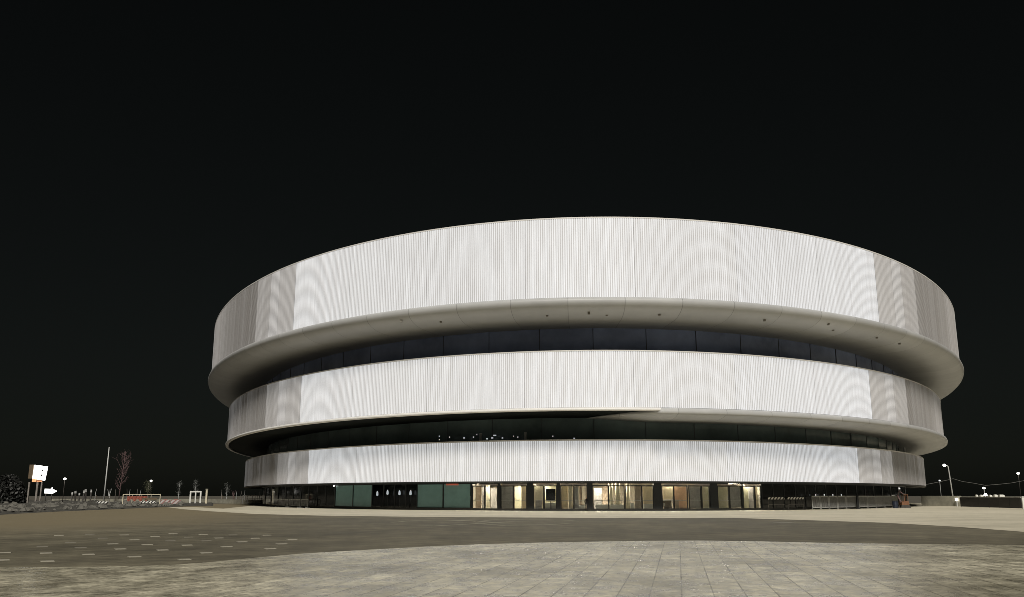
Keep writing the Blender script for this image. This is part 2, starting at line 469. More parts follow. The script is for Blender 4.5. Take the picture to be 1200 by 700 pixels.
PITCH_T = 0.27
def band(ring, z0, z1, xl, xr, label):
    """a backing drum with LED tube panels, coping and bottom rail"""
    mb = MB()
    mb.grid([[P(t, ring, -0.42, z0) for t in FULL], [P(t, ring, -0.42, z1 - 0.05) for t in FULL]], closed=True)
    bk = part(mb, 'facade_band', M['backing'], smooth=True)
    bk['label'] = label
    mb = MB()
    mb.grid([[P(t, ring, o, z) for t in FULL] for o, z in ((-0.5, z1 + 0.1), (0.03, z1 + 0.1), (0.03, z1 - 0.06), (-0.5, z1 - 0.06))], closed=True)
    part(mb, 'coping', M['rim'], bk)
    zm = (z0 + z1) / 2
    tl, tr = th_at(xl, ring, 0, zm), th_at(xr, ring, 0, zm)
    t0, t1 = -PI - 0.12, 0.12
    tab = arc_table(ring, t0, t1)
    import bisect
    def s_of(t):
        ts, ss = tab
        return ss[max(0, min(len(ss) - 1, bisect.bisect_left(ts, t)))]
    sl, sr = s_of(tl), s_of(tr)
    L = tab[1][-1]
    joints = []
    n = max(1, round((sr - sl) / 14.0)); w = (sr - sl) / n
    lit = [(sl + i * w, sl + (i + 1) * w, 'lit') for i in range(n)]
    left, right = [], []
    for sgn, s0, out in ((-1, sl, left), (1, sr, right)):
        s = s0
        for k, (ww, lev) in enumerate(((5.2, 0.24), (3.2, 0.32), (5.6, 0.18))):
            out.append((min(s, s + sgn * ww), max(s, s + sgn * ww), lev)); s += sgn * ww
        k = 0
        while 1 < s < L - 1:
            e = s + sgn * 21.0
            e = max(0.0, min(L, e))
            lev = 0.07 + 0.02 * ((k * 7) % 3 - 1)
            out.append((min(s, e), max(s, e), lev)); s = e; k += 1
    k = 0
    for s0, s1, lev in sorted(left + lit + right):
        mb = MB()
        run, mi, rnd = 0, 0, random.Random(int(s0 * 10) + ring)
        pt = PITCH_T if lev == 'lit' else 0.36
        m = max(2, int((s1 - s0 - 0.06) / pt))
        for i in range(m):
            s = s0 + 0.01 + (s1 - s0 - 0.02) * (i + 0.5) / m
            half = abs(i - m // 2) < 1 and m > 30
            th = at_arc(tab, s)
            nn, tt = nrm(th, ring)
            x, y = plan(th, ring)
            ww, dd = (0.09, 0.03) if lev == 'lit' else (0.105, 0.018)
            if half: ww *= 0.85
            cs = [(-ww, -dd), (-ww * 0.7, 0.0), (ww * 0.7, 0.0), (ww, -dd)]
            pts = [(x + tt.x * a + nn.x * b, y + tt.y * a + nn.y * b) for a, b in cs]
            g = pt / 2
            if run <= 0: run, mi = (1 if lev == 'lit' else rnd.randint(1, 3)), rnd.choice((0, 2, 3, 4))
            run -= 1
            for sg in (-1, 1):      # recessed strip between the tubes; glow spilled from lit tubes put into it
                a0, a1 = sg * ww, sg * g
                q2 = [(x + tt.x * a + nn.x * b, y + tt.y * a + nn.y * b) for a, b in ((a0, -dd - .004), (a1, -dd - .004))]
                if sg < 0: q2 = q2[::-1]
                mb.quad((q2[0][0], q2[0][1], z0), (q2[1][0], q2[1][1], z0), (q2[1][0], q2[1][1], z1 - 0.07), (q2[0][0], q2[0][1], z1 - 0.07), 1)
            for a in range(3):
                p, q = pts[a], pts[a + 1]
                mb.quad((p[0], p[1], z0), (q[0], q[1], z0), (q[0], q[1], z1 - 0.07), (p[0], p[1], z1 - 0.07), mi)
        if lev == 'lit':
            v = (0.93, 0.96, 0.945, 0.975)[k % 4] * GAIN
            tint = ((0.93, 0.965, 1.0), (0.9, 0.945, 1.0))[1 if (s0 + s1) / 2 > (sl + sr) / 2 + 18 else 0]
        else:
            v, tint = lev, (0.97, 0.97, 0.97)
        o = part(mb, 'led_panel', [led(v, tint), led(v * 0.45, tint) if lev == 'lit' else (led(max(0.02, v - 0.1), tint) if v >= 0.15 else M['strip'])] + ([led(v * f, tint) for f in (0.93, 0.97, 1.05)] if lev == 'lit' else [led(max(0, v + d), tint) for d in (-0.03, -0.015, 0.025)]), bk)
        if lev != 'lit':
            o['label'] = 'dim grey panel of the band'
        k += 1
    return bk

GAIN = 0.55
band(0, Z['B'], Z['A'], 345, 1027, 'tallest band, at the top of the arena')
band(1, Z['D'], Z['C'], 352, 1020, 'middle band of the arena')
band(2, Z['F'], Z['E'], 361, 1006, 'lowest band, just above the doors')

# --- soffits: curved lip under a band, then flat underside to the glass line
def lip_profile(zs, s=1.0):
    return [(-0.05, zs - 0.02), (0.22, zs - 0.06), (0.5, zs - 0.22), (0.62, zs - 0.5), (0.52, zs - 0.85), (0.1, zs - 1.25 * s), (-0.8, zs - 1.62 * s), (-2.2, zs - 1.9 * s), (-4.0, zs - 2.0 * s)]

_tab = arc_table(0, -PI * 1.5, PI * 0.5, 2000)
def arc_of(t):
    while t > PI * 0.5: t -= 2 * PI
    i = int((t + PI * 1.5) / (2 * PI) * 2000)
    return _tab[1][max(0, min(2000, i))]
def add_joints(m, step=7.0):
    nt = m.node_tree; N, L = nt.nodes, nt.links; p = N['Principled BSDF']
    a = N.new('ShaderNodeAttribute'); a.attribute_name = 'arc'
    d = N.new('ShaderNodeMath'); d.operation = 'DIVIDE'; d.inputs[1].default_value = step; L.new(a.outputs['Fac'], d.inputs[0])
    f = N.new('ShaderNodeMath'); f.operation = 'FRACT'; L.new(d.outputs[0], f.inputs[0])
    g = N.new('ShaderNodeMath'); g.operation = 'LESS_THAN'; g.inputs[1].default_value = 0.012; L.new(f.outputs[0], g.inputs[0])
    k = N.new('ShaderNodeMath'); k.operation = 'FLOOR'; L.new(d.outputs[0], k.inputs[0])
    w = N.new('ShaderNodeTexWhiteNoise'); w.noise_dimensions = '1D'; L.new(k.outputs[0], w.inputs['W'])
    r = N.new('ShaderNodeMapRange'); r.inputs['To Min'].default_value = 0.93; r.inputs['To Max'].default_value = 1.05; L.new(w.outputs['Value'], r.inputs['Value'])
    j = N.new('ShaderNodeMapRange'); j.inputs['To Min'].default_value = 1.0; j.inputs['To Max'].default_value = 0.6; L.new(g.outputs[0], j.inputs['Value'])
    mu = N.new('ShaderNodeMath'); mu.operation = 'MULTIPLY'; L.new(r.outputs['Result'], mu.inputs[0]); L.new(j.outputs['Result'], mu.inputs[1])
    src = p.inputs['Base Color'].links[0].from_socket
    mx = N.new('ShaderNodeMix'); mx.data_type = 'RGBA'; mx.blend_type = 'MULTIPLY'; mx.inputs[0].default_value = 1
    L.new(src, mx.inputs[6]); L.new(mu.outputs[0], mx.inputs[7]); L.new(mx.outputs[2], p.inputs['Base Color'])
add_joints(M['soffit'])
zt = Z['B']
prof = lip_profile(zt) + [(-11.0, zt - 1.86)]
mb = MB(); mb.grid([[P(t, 0, o, z) for t in FULL] for o, z in prof], closed=True)
mb.attr = [arc_of(t) for _ in prof for t in FULL]
sf = part(mb, 'soffit', M['soffit'], smooth=True); sf['label'] = 'curved white underside of the top band'
# small service fittings under the soffit
for u, o in ((470, -0.2), (512, -1.6), (690, -1.0), (712, -2.0), (900, -1.2), (972, -0.4), (985, -1.8), (1035, -1.4), (1062, -1.4), (640, -1.8), (775, -1.5)):
    t = th_at(u, 0, 0, zt); x, y, z = P(t, 0, o, zt - 1.3 - (0.3 if o < -0.9 else 0))
    mb = MB(); mb.box(x - .13, y - .13, z - .35, x + .13, y + .13, z + .25)
    part(mb, 'soffit_fitting', M['iron'], sf)

# thin dark joints round the lip
mb = MB()
zm_ = Z['D']
T0, T1 = th_at(688, 1, 0, zm_), th_at(775, 1, 0, zm_)
lp = lip_profile(zm_, 0.62)
def lip_mix(t):
    k = max(0.0, min(1.0, (t - T0) / (T1 - T0)))
    pts = []
    for i, (o, z) in enumerate(lp):
        # the lip rises out of the recessed soffit along a slanting edge
        oo = -8.8 + (o + 8.8) * k
        zz = zm_ - 0.62 + (z - zm_ + 0.62) * k
        pts.append((oo, zz))
    return pts
ts = [T0 + (0.25 - T0) * (i / 200) ** 1.0 for i in range(201)]
ts = sorted(ts + [T0 + (T1 - T0) * i / 24 for i in range(25)])
rows = [[P(t, 1, *lip_mix(t)[i]) for t in ts] for i in range(len(lp))]
rows.append([P(t, 1, -9.0, zm_ - 0.62 - 0.5 * max(0.0, min(1.0, (t - T0) / (T1 - T0)))) for t in ts])
mb.grid(rows)
mb.attr = [arc_of(t) for _ in rows for t in ts]
sm = part(mb, 'soffit', M['soffit'], smooth=True); sm['label'] = 'curved white underside of the middle band, tapering to a point'
mb = MB()
ts2 = [-PI - 0.3 + (T1 + PI + 0.3) * i / 200 for i in range(201)]
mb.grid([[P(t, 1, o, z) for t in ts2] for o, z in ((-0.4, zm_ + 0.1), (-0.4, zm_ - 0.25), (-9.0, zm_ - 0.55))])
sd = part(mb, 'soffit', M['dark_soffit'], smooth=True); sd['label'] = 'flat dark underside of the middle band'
mb = MB()
mb.grid([[P(t, 1, o, z) for t in ts2] for o, z in ((-0.3, zm_ - 0.02), (0.05, zm_ - 0.02), (0.34, zm_ - 0.2), (0.3, zm_ - 0.42), (-0.3, zm_ - 0.42))])
part(mb, 'rim', M['rim'], sd, smooth=True)
# under the lowest band
mb = MB()
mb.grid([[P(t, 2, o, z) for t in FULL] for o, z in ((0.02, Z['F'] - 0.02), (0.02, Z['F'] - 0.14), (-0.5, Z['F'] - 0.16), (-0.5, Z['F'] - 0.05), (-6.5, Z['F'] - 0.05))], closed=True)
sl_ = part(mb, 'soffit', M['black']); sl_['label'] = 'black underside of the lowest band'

# terraces behind each band top (ledges) and roof
for ring, zz, inn in ((1, Z['C'] - 0.3, -7.5), (2, Z['E'] - 0.3, -6.0)):
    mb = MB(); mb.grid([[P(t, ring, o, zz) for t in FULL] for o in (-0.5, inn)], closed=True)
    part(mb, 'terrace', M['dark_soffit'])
mb = MB(); mb.poly([P(t, 0, -0.6, Z['A'] - 0.6) for t in FULL])
part(mb, 'roof', M['roof'])

# --- recessed glazing of flat panes with mullions
def glazing(ring, off, z0, z1, name_mat, width, dark_h, label):
    tab = arc_table(0, -PI - 0.1, 0.1)
    n = int(tab[1][-1] / width)
    mb, md, mul = MB(), MB(), []
    for i in range(n):
        ta, tb = at_arc(tab, i * width), at_arc(tab, (i + 1) * width)
        a, b = P(ta, ring, off, 0), P(tb, ring, off, 0)
        tilt = random.uniform(-0.05, 0.05)
        mb.quad((a[0], a[1], z0), (b[0], b[1], z0), (b[0], b[1] + tilt, z1), (a[0], a[1] + tilt, z1))
        nn, tt = nrm((ta + tb) / 2, ring)
        e = 0.06
        q = [Vector((a[0], a[1], 0)), Vector((b[0], b[1], 0)), Vector((b[0] + nn.x * e, b[1] + nn.y * e, 0)), Vector((a[0] + nn.x * e, a[1] + nn.y * e, 0))]
        if dark_h:
            dh = dark_h + 0.12 * math.sin(i * 1.7)
            md.hexa([(p.x, p.y, z0) for p in q] + [(p.x, p.y, z0 + dh) for p in q])
        mm = MB(); mul.append(mm)
        mm.hexa([(a[0] - .04, a[1] - .1, z0), (a[0] + .04, a[1] - .1, z0), (a[0] + .04, a[1] + .04, z0), (a[0] - .04, a[1] + .04, z0),
                 (a[0] - .04, a[1] - .1, z1), (a[0] + .04, a[1] - .1, z1), (a[0] + .04, a[1] + .04, z1), (a[0] - .04, a[1] + .04, z1)])
    g = part(mb, 'glazing', M[name_mat]); g['label'] = label
    for mm in mul: part(mm, 'mullion', M['frame'], g)
    if dark_h: part(md, 'upstand', M['black'], g)
    return g
g1 = glazing(0, -10.8, Z['C'] - 1.0, zt - 1.85, 'glass_blue', 8.0, 1.75, 'dark blue glass ring under the top band')
g2 = glazing(1, -8.8, Z['E'] - 1.0, zm_ - 0.45, 'glass_green', 8.0, 0, 'dark green glass ring under the middle band')
# glowing boxes for interior lights reflected in the glass, and pale terrace posts
for u, v, w in ((515, 512, .18), (515, 516, .14), (527, 513, .16), (544, 514, .3), (555, 513, .2), (559, 510, .12), (571, 515, .3), (577, 514, .35), (580, 511, .5), (589, 514, .25), (602, 512, .15), (607, 513, .15), (648, 512, .16), (673, 514.5, .25)):
    t = th_at(u, 1, -8.0, Z['E']); x, y, z = P(t, 1, -7.9, 0)
    z = hz(v - 0.6, y)
    mb = MB(); mb.box(x - w * .4, y - .05, z - .08, x + w * .4, y + .05, z + .08)
    part(mb, 'interior_glint', M['lamp_soft'], g2)
for u in (564, 616, 308, 1066):
    t = th_at(u, 1, -8.0, Z['E']); x, y, z = P(t, 1, -7.7, 0)
    mb = MB(); mb.tube([(x, y, Z['E'] - .3), (x, y, Z['E'] + (1.3 if u < 900 else 2.6))], .18 if u < 900 else .22, 8)
    part(mb, 'terrace_post', M['steel'], g2)

# ------------------------------------------------------------------ ground floor
GO = -4.0     # glass line behind the lowest band
ZT = Z['F'] - 0.06
ZD = 3.12     # top of the doors
def gpt(u, off=GO, z=0.0):
    return P(th_at(u, 2, off, 1.7), 2, off, z)

def wall_box(u0, u1, z0, z1, th=0.16, off=GO, mb=None):
    """a box on the glass line between two picture columns (faceted if wide)"""
    mb = mb or MB()
    ta, tb = th_at(u0, 2, off, 1.7), th_at(u1, 2, off, 1.7)
    n = max(1, int(abs(tb - ta) / 0.02))
    for i in range(n):
        a = ta + (tb - ta) * i / n; b = ta + (tb - ta) * (i + 1) / n
        q = [P(a, 2, off + th / 2, 0), P(b, 2, off + th / 2, 0), P(b, 2, off - th / 2, 0), P(a, 2, off - th / 2, 0)]
        mb.hexa([(p[0], p[1], z0) for p in q] + [(p[0], p[1], z1) for p in q])
    return mb

# plinth and head beams all along
mb = MB()
mb.grid([[P(t, 2, o, z) for t in ARC] for o, z in ((GO + 0.25, -0.05), (GO + 0.25, 0.3), (GO - 0.1, 0.3))])
part(mb, 'plinth', M['plinth'])
mb = MB()
mb.grid([[P(t, 2, o, z) for t in ARC] for o, z in ((GO + 0.1, ZT), (GO + 0.1, ZT - 0.2), (GO - 0.1, ZT - 0.2))])
part(mb, 'head_beam', M['frame'])

def pane(u0, u1, z0, z1, m, name='glass_panel', parent=None, label=None):
    o = part(wall_box(u0, u1, z0, z1, 0.05), name, M[m], parent)
    if label: o['label'] = label
    return o

# long dark glazing left and right
for us in ([293, 300, 306, 311, 318, 326, 335, 344, 353, 362, 372, 382, 392.6], [893, 906, 919, 932, 944, 956, 968, 980, 992, 1004, 1014, 1024, 1034, 1044, 1053, 1061, 1068]):
    for a, b in zip(us[:-1], us[1:]):
        pane(a + 0.25, b - 0.25, 0.31, ZT - 0.22, 'glass_dark')
    for a in us:
        part(wall_box(a - 0.35, a + 0.35, 0.3, ZT - 0.21, 0.2), 'window_frame', M['frame'])
# teal frosted panels
for a, b in ((393.5, 413.5), (414.3, 435.5), (489.5, 518.5), (520.3, 551)):
    pane(a, b, 0.36, ZT - 0.24, 'teal', 'frosted_panel', label='frosted teal glass panel')
for a in (413.9, 519.4, 436.1): part(wall_box(a - 0.4, a + 0.4, 0.3, ZT - 0.21, 0.22), 'window_frame', M['frame'])
# dark glass between the teal panels, four upright lamps behind it
us = [436.5, 449.5, 462.5, 475.5, 489]
for a, b in zip(us[:-1], us[1:]): pane(a + .3, b - .3, 0.31, ZT - .22, 'glass', 'glass_panel')
for a in us[1:]: part(wall_box(a - 0.3, a + 0.3, 0.3, ZT - 0.21, 0.2), 'window_frame', M['frame'])
part(wall_box(436.5, 489, 0.05, ZT - .1, 0.2, GO - 3.0), 'partition', M['glass_dark'])
for u, zz in ((442, 2.3), (454, 2.45), (468, 2.4), (481, 2.4)):
    x, y, z = gpt(u, GO - 1.2)
    mb = MB(); mb.tube([(x, y, zz - .38), (x, y, zz - .3), (x, y, zz + .05), (x, y, zz + .32)], [.09, .17, .15, .06], 8)
    part(mb, 'upright_lamp', M['lamp_soft'])
    mb = MB(); mb.tube([(x, y, 0.1), (x, y, zz - .4)], .04, 6)
    part(mb, 'lamp_stem', M['frame'])
# red lamp strip above the second pair of teal panels
mb = MB(); wall_box(522.5, 537, ZT - .38, ZT - .16, .1, GO + .3, mb)
part(mb, 'red_strip_lamp', M['lamp_red'])
mb = MB(); wall_box(390, 391.3, ZT - .34, ZT - .2, .1, GO + .3, mb)
part(mb, 'spot_lamp', M['lamp_white'])

# entrance bays
def bay(u0, u1, leaves, transom, bigposts):
    mf = MB()
    wall_box(u0, u1, ZD, ZD + 0.14, 0.24, mb=mf)
    for a in sorted(set([l[0] for l in leaves] + [l[1] for l in leaves])):
        wall_box(a - 0.45, a + 0.45, 0.3, ZD - 0.002, 0.24, mb=mf)
    d = part(mf, 'entrance_door', M['black'])
    for a, b in leaves:
        lf = pane(a + .5, b - .5, 0.31, ZD - 0.01, 'glass', 'door_leaf', d)
        mh = MB(); wall_box(b - 1.6, b - 1.3, 1.15, 1.9, 0.06, GO + 0.12, mh)
        wall_box(a + .5, b - .5, 1.3, 1.37, 0.07, GO, mh)
        part(mh, 'handle', M['steel'], d)
    if transom:
        part(wall_box(transom[0], transom[1], ZD + 0.16, ZT - 0.24, 0.1), 'transom', M['transom'], d)
    return d
BAYS = [
    (553, 584, [(554, 568), (568.6, 583.2)], (557, 582)),
    (586, 618, [(587, 601.5), (602.5, 617.2)], (589, 617)),
    (624.5, 653, [(625.5, 637), (638, 652)], (628, 650)),
    (656.5, 688, [(657.5, 671.8), (672.8, 686.8)], (659, 687)),
    (694, 732, [(695, 713), (713.5, 731.5)], None),
    (732.5, 766, [(733, 752), (752.5, 765.5)], None),
    (775, 806, [(776, 789.3), (789.9, 805.5)], (779, 799)),
    (806.5, 832, [(807.5, 821.5), (822.5, 831.2)], (814, 832)),
    (840.5, 869, [(841, 854), (855, 868.5)], (845.5, 864.5)),
    (870, 892.5, [(870.8, 883.8), (884.8, 891.5)], (873.5, 891.5)),
]
for b in BAYS: bay(*b, None)
# solid dark piers between the bays
mp = []
for a, b in ((551.9, 553.6), (583.8, 586.6), (617.6, 624.9), (652.6, 656.9), (687.6, 694.4), (766, 775.2), (832, 840.6), (868.9, 870.4), (892, 893)):
    part(wall_box(a, b, 0.3, ZT - .2, 0.4), 'pier', M['frame'])
# glass over the two tall middle bays
for a, b in ((694.6, 731.5), (733.2, 765.5)):
    pane(a, b, ZD + .15, ZT - .22, 'glass')

# lobby inside
ta, tb = th_at(551.6, 2, GO, 1.7), th_at(893, 2, GO, 1.7)
tl = [ta + (tb - ta) * i / 40 for i in range(41)]
mb = MB(); mb.grid([[P(t, 2, o, 0.06) for t in tl] for o in (GO - .2, GO - 12)]); part(mb, 'lobby_floor', M['lobby_floor'])
mb = MB(); mb.grid([[P(t, 2, o, ZT - .03) for t in tl] for o in (GO - .2, GO - 12)]); part(mb, 'lobby_ceiling', M['transom'])
mb = MB(); mb.grid([[P(t, 2, GO - 12, z) for t in tl] for z in (0.05, ZT)])
for t in (ta, tb): mb.quad(P(t, 2, GO - .2, 0.05), P(t, 2, GO - 12, 0.05), P(t, 2, GO - 12, ZT), P(t, 2, GO - .2, ZT))
part(mb, 'lobby_wall', M['lobby_wall'])
for u, o in ((561, -3.5), (575, -1.3), (594, -5), (611, -2.2), (631, -2.2), (646, -4), (664, -3), (680, -5), (703, -2.2), (722, -2.2), (743, -4), (759, -2.0), (783, -1.6), (797, -2.2), (815, -5), (827, -2), (848, -3.5), (862, -5.5), (875, -1.5), (888, -3)):
    x, y, z = gpt(u, GO + o)
    mb = MB(); mb.box(x - .8, y - .45, ZT - .12, x + .8, y + .45, ZT - .06)
    part(mb, 'ceiling_lamp', M['lamp_warm'])
# interior panels, blinds, columns
def inner(u0, u1, z0, z1, off, m, name='partition', th=0.1):
    return part(wall_box(u0, u1, z0, z1, th, GO + off), name, M[m])
inner(554, 564, .06, 3.3, -2.5, 'brown_wall'); inner(565, 567.5, .06, 3.3, -2.0, 'blind')
inner(569.5, 574, .06, 3.4, -1.9, 'cream'); inner(575, 583, .06, 3.0, -5, 'blind')
inner(587.5, 601, .35, 3.1, -.5, 'blind', 'blind'); inner(603, 611, .06, 3.4, -3.5, 'olive_wall'); inner(611.5, 617, .06, 3.4, -1.8, 'yellow_wall')
inner(626.5, 636, .06, 3.4, -1.9, 'cream'); inner(627.5, 635, 0.06, 1.3, -1.4, 'blind'); inner(637, 652, .06, 3.4, -3, 'olive_wall')
inner(639, 651.5, .06, 1.05, -1.2, 'white', 'counter', .5)
inner(658, 666, .06, 3.2, -1.8, 'yellow_wall'); inner(666.5, 671, .06, 3.4, -1.3, 'cream'); inner(673, 678, .35, 3.1, -.6, 'blind', 'blind'); inner(679, 682, .06, 3.1, -2, 'brown_wall')
inner(674, 685, .06, .7, -1.2, 'white', 'counter', .4)
inner(696, 705, .06, 2.9, -3.2, 'blind'); inner(706, 712, .06, 3.2, -6.5, 'brown_wall'); inner(698, 732, .06, .8, -1.5, 'white', 'counter', .5)
inner(744, 751.5, .06, 3.3, -1.2, 'brown_wall'); inner(738.5, 743, .06, 1.0, -1.5, 'white', 'counter', .4)
inner(753.5, 765, 0.9, 3.1, -1.5, 'yellow_wall'); inner(753.5, 765, .06, .85, -1.4, 'white', 'counter', .4)
inner(777, 788.5, 1.5, 3.1, -1.4, 'yellow_wall'); inner(777, 787, .06, .95, -1.2, 'white', 'counter', .4); inner(790, 805, .06, 3.1, -1.3, 'orange_wall')
inner(791, 795, .06, 1.4, -.9, 'brown_wall')
inner(808, 821, .35, 3.1, -.5, 'blind', 'blind'); inner(823, 831, .06, 3.1, -1.6, 'olive_wall')
inner(841.5, 853.5, .06, 3.1, -1.3, 'olive_wall'); inner(855.5, 868, .35, 3.1, -.6, 'blind', 'blind')
inner(871.5, 877, .06, 3.1, -1.5, 'olive_wall'); inner(877.5, 883, .06, 3.1, -1.5, 'blind'); inner(885.5, 888, .06, 3.1, -1.3, 'cream')
for u, r in ((715.5, .28), (724, .34), (736, .26)):
    x, y, z = gpt(u, GO - 1.9)
    mb = MB(); mb.tube([(x, y, .06), (x, y, ZT - .05)], r, 16)
    part(mb, 'column', M['cream'], smooth=True)

def inside_thing(name, label, cat, u, off, build):
    x, y, z = gpt(u, GO + off)
    o = thing(name, label, cat, (x, y, 0.06))
    build(o)
    return o
def b_screen(o):
    mb = MB(); mb.box(-.62, -.05, 1.15, .62, .05, 2.75); mb.build('screen', M['screen'], o)
    mb = MB(); mb.box(-.06, -.03, .1, .06, .03, 1.14); mb.box(-.4, -.25, 0, .4, .25, .1); mb.build('stand', M['black'], o)
inside_thing('display_screen', 'upright black display screen on a stand behind the entrance glass', 'screen', 645.5, -.75, b_screen)
def b_sofa(o):
    mb = MB(); mb.box(-.55, -.3, .12, .55, .3, .5); mb.build('seat', M['brown'], o)
    mb = MB(); mb.box(-.55, .3, .12, .55, .48, 1.25); mb.build('backrest', M['brown'], o)
    for s in (-1, 1):
        mb = MB(); mb.box(s * .5 - .04, -.26, 0, s * .5 + .04, -.18, .12); mb.build('leg', M['black'], o)
x, y, z = gpt(782, GO - .65)
sofa = inside_thing('armchair', 'dark brown armchair on a low base inside the orange-lit bay', 'armchair', 782, -.65, b_sofa)

# dark figure standing at the door
def person(name, label, loc, rz, top, legs_m, skin_m):
    o = thing(name, label, 'person', loc, rz)
    me = bpy.data.meshes.new('body')
    V = [(0, 0, .95), (0, 0, 1.15), (0, 0, 1.42), (0, 0, 1.52), (0, 0.01, 1.6),
         (.1, 0, .92), (.11, .02, .5), (.11, 0, .09), (.12, -.14, .05), (-.1, 0, .92), (-.11, -.03, .5), (-.12, .03, .09), (-.13, -.11, .05),
         (.19, 0, 1.4), (.24, .02, 1.13), (.23, -.06, .9), (.23, -.08, .82), (-.19, 0, 1.4), (-.24, .02, 1.13), (-.22, -.07, .9), (-.22, -.09, .82)]
    E_ = [(0, 1), (1, 2), (2, 3), (3, 4), (0, 5), (5, 6), (6, 7), (7, 8), (0, 9), (9, 10), (10, 11), (11, 12), (2, 13), (13, 14), (14, 15), (15, 16), (2, 17), (17, 18), (18, 19), (19, 20)]
    R = [.15, .14, .15, .06, .065, .1, .065, .045, .04, .1, .065, .045, .04, .07, .05, .035, .035, .07, .05, .035, .035]
    me.from_pydata(V, E_, [])
    b = bpy.data.objects.new('body', me); COL.objects.link(b); b.parent = o
    sk = b.modifiers.new('skin', 'SKIN')
    for i, r in enumerate(R):
        me.skin_vertices[0].data[i].radius = (r, r * .8)
    me.skin_vertices[0].data[0].use_root = True
    ss = b.modifiers.new('sub', 'SUBSURF'); ss.levels = ss.render_levels = 1
    me.materials.append(top)
    mb = MB()
    rows = []
    for i in range(9):
        a = PI * i / 8
        rows.append([(math.sin(a) * .082 * math.cos(w), math.sin(a) * .1 * math.sin(w), 1.665 - math.cos(a) * .125) for w in [2 * PI * k / 12 for k in range(12)]])
    mb.grid(rows, closed=True)
    mb.build('head', skin_m, o, smooth=True)
    mb = MB()
    rows = []
    for i in range(6):
        a = PI * (1 - i / 8)
        rows.append([(math.sin(a) * .09 * math.cos(w), .015 + math.sin(a) * .105 * math.sin(w), 1.68 - math.cos(a) * .128) for w in [2 * PI * k / 12 for k in range(12)]])
    mb.grid(rows, closed=True)
    mb.build('hair', M['black'], o, smooth=True)
    return o
M['dark_cloth'] = mat('dark_clothes', (0.014, 0.014, 0.015), 0.9, var=0.2)
M['skin'] = mat('skin', (0.35, 0.22, 0.16), 0.6, var=0.05)
x, y, z = gpt(687.2, GO + 1.0)
person('person', 'person in dark clothes standing outside in front of the entrance doors', (x, y, 0.015), 0.3, M['dark_cloth'], None, M['skin'])

# ------------------------------------------------------------------ ground sheets
def sheet(pts, z, name, m, kind='structure'):
    mb = MB(); mb.poly([(p[0], p[1], z) for p in pts])
    return tag(mb.build(name, m), kind=kind)
R_ = 3500
sheet([(-R_, -R_, 0), (R_, -R_, 0), (R_, R_, 0), (-R_, R_, 0)], -0.012, 'ground', M['ground'])
# asphalt
far = [gp(0, 603.5), gp(60, 600), gp(120, 597.5), gp(190, 594.5), gp(235, 593)]
far = [gp(-400, 612), gp(-150, 606)] + far + [(-85, 190, 0), (-60, 260, 0), (60, 260, 0), (160, 220, 0), (300, 160, 0)]
sheet([(-300, -40, 0), (300, -40, 0)] + far[::-1], -0.006, 'asphalt', M['asphalt'])
# pale apron round the arena
edge = [(196, 594.6), (215, 597), (250, 599.6), (300, 602.6), (380, 604.6), (480, 605.8), (600, 606.6), (720, 607.2), (800, 607.4), (860, 607.2), (905, 608.6), (960, 610.3), (1040, 613), (1120, 617.5), (1200, 623.5), (1300, 634)]
out = [gp(*e) for e in edge]
inn = [P(th_at(u, 2, GO + .1, 0), 2, GO + .1, 0) for u in (300, 330, 380, 450, 520, 600, 680, 760, 840, 900, 960, 1010, 1050, 1068)]
inn = [(p[0], p[1] + 3, 0) for p in inn]
tail = [(120, 220, 0), (260, 220, 0), (260, 60, 0)]
sheet(out + [(24, 20, 0), (22, -38, 0), (290, -38, 0), (290, 158, 0), (200, 196, 0), (115, 230, 0), (90, 235, 0)] + inn[::-1] + [gp(262, 596.2), gp(230, 594.6)], 0.004, 'pale_apron', M['apron'])
# foreground paving, laid a little proud with a real edge
pe = [(-500, 690), (-200, 674), (-60, 668.5), (0, 667), (60, 666.8), (110, 666.5), (160, 665.6), (205, 664), (250, 660.5), (300, 655.6), (350, 651), (400, 647.8), (450, 645), (505, 642), (560, 639.6), (630, 637.6), (700, 636.2), (760, 635.3), (820, 635), (890, 636), (960, 637.6), (1040, 638.8), (1120, 639.6), (1200, 640.3), (1400, 642), (1700, 645)]
pp = [gp(u, v) for u, v in pe]
mb = MB()
poly = [(p.x, p.y, 0.05) for p in pp] + [(120, -30, .05), (-120, -30, .05)]
mb.poly(poly[::-1])
for a, b in zip(poly[:26], poly[1:26]): mb.quad((a[0], a[1], -0.01), (b[0], b[1], -0.01), b, a)
tag(mb.build('paving', M['paving']), kind='structure')

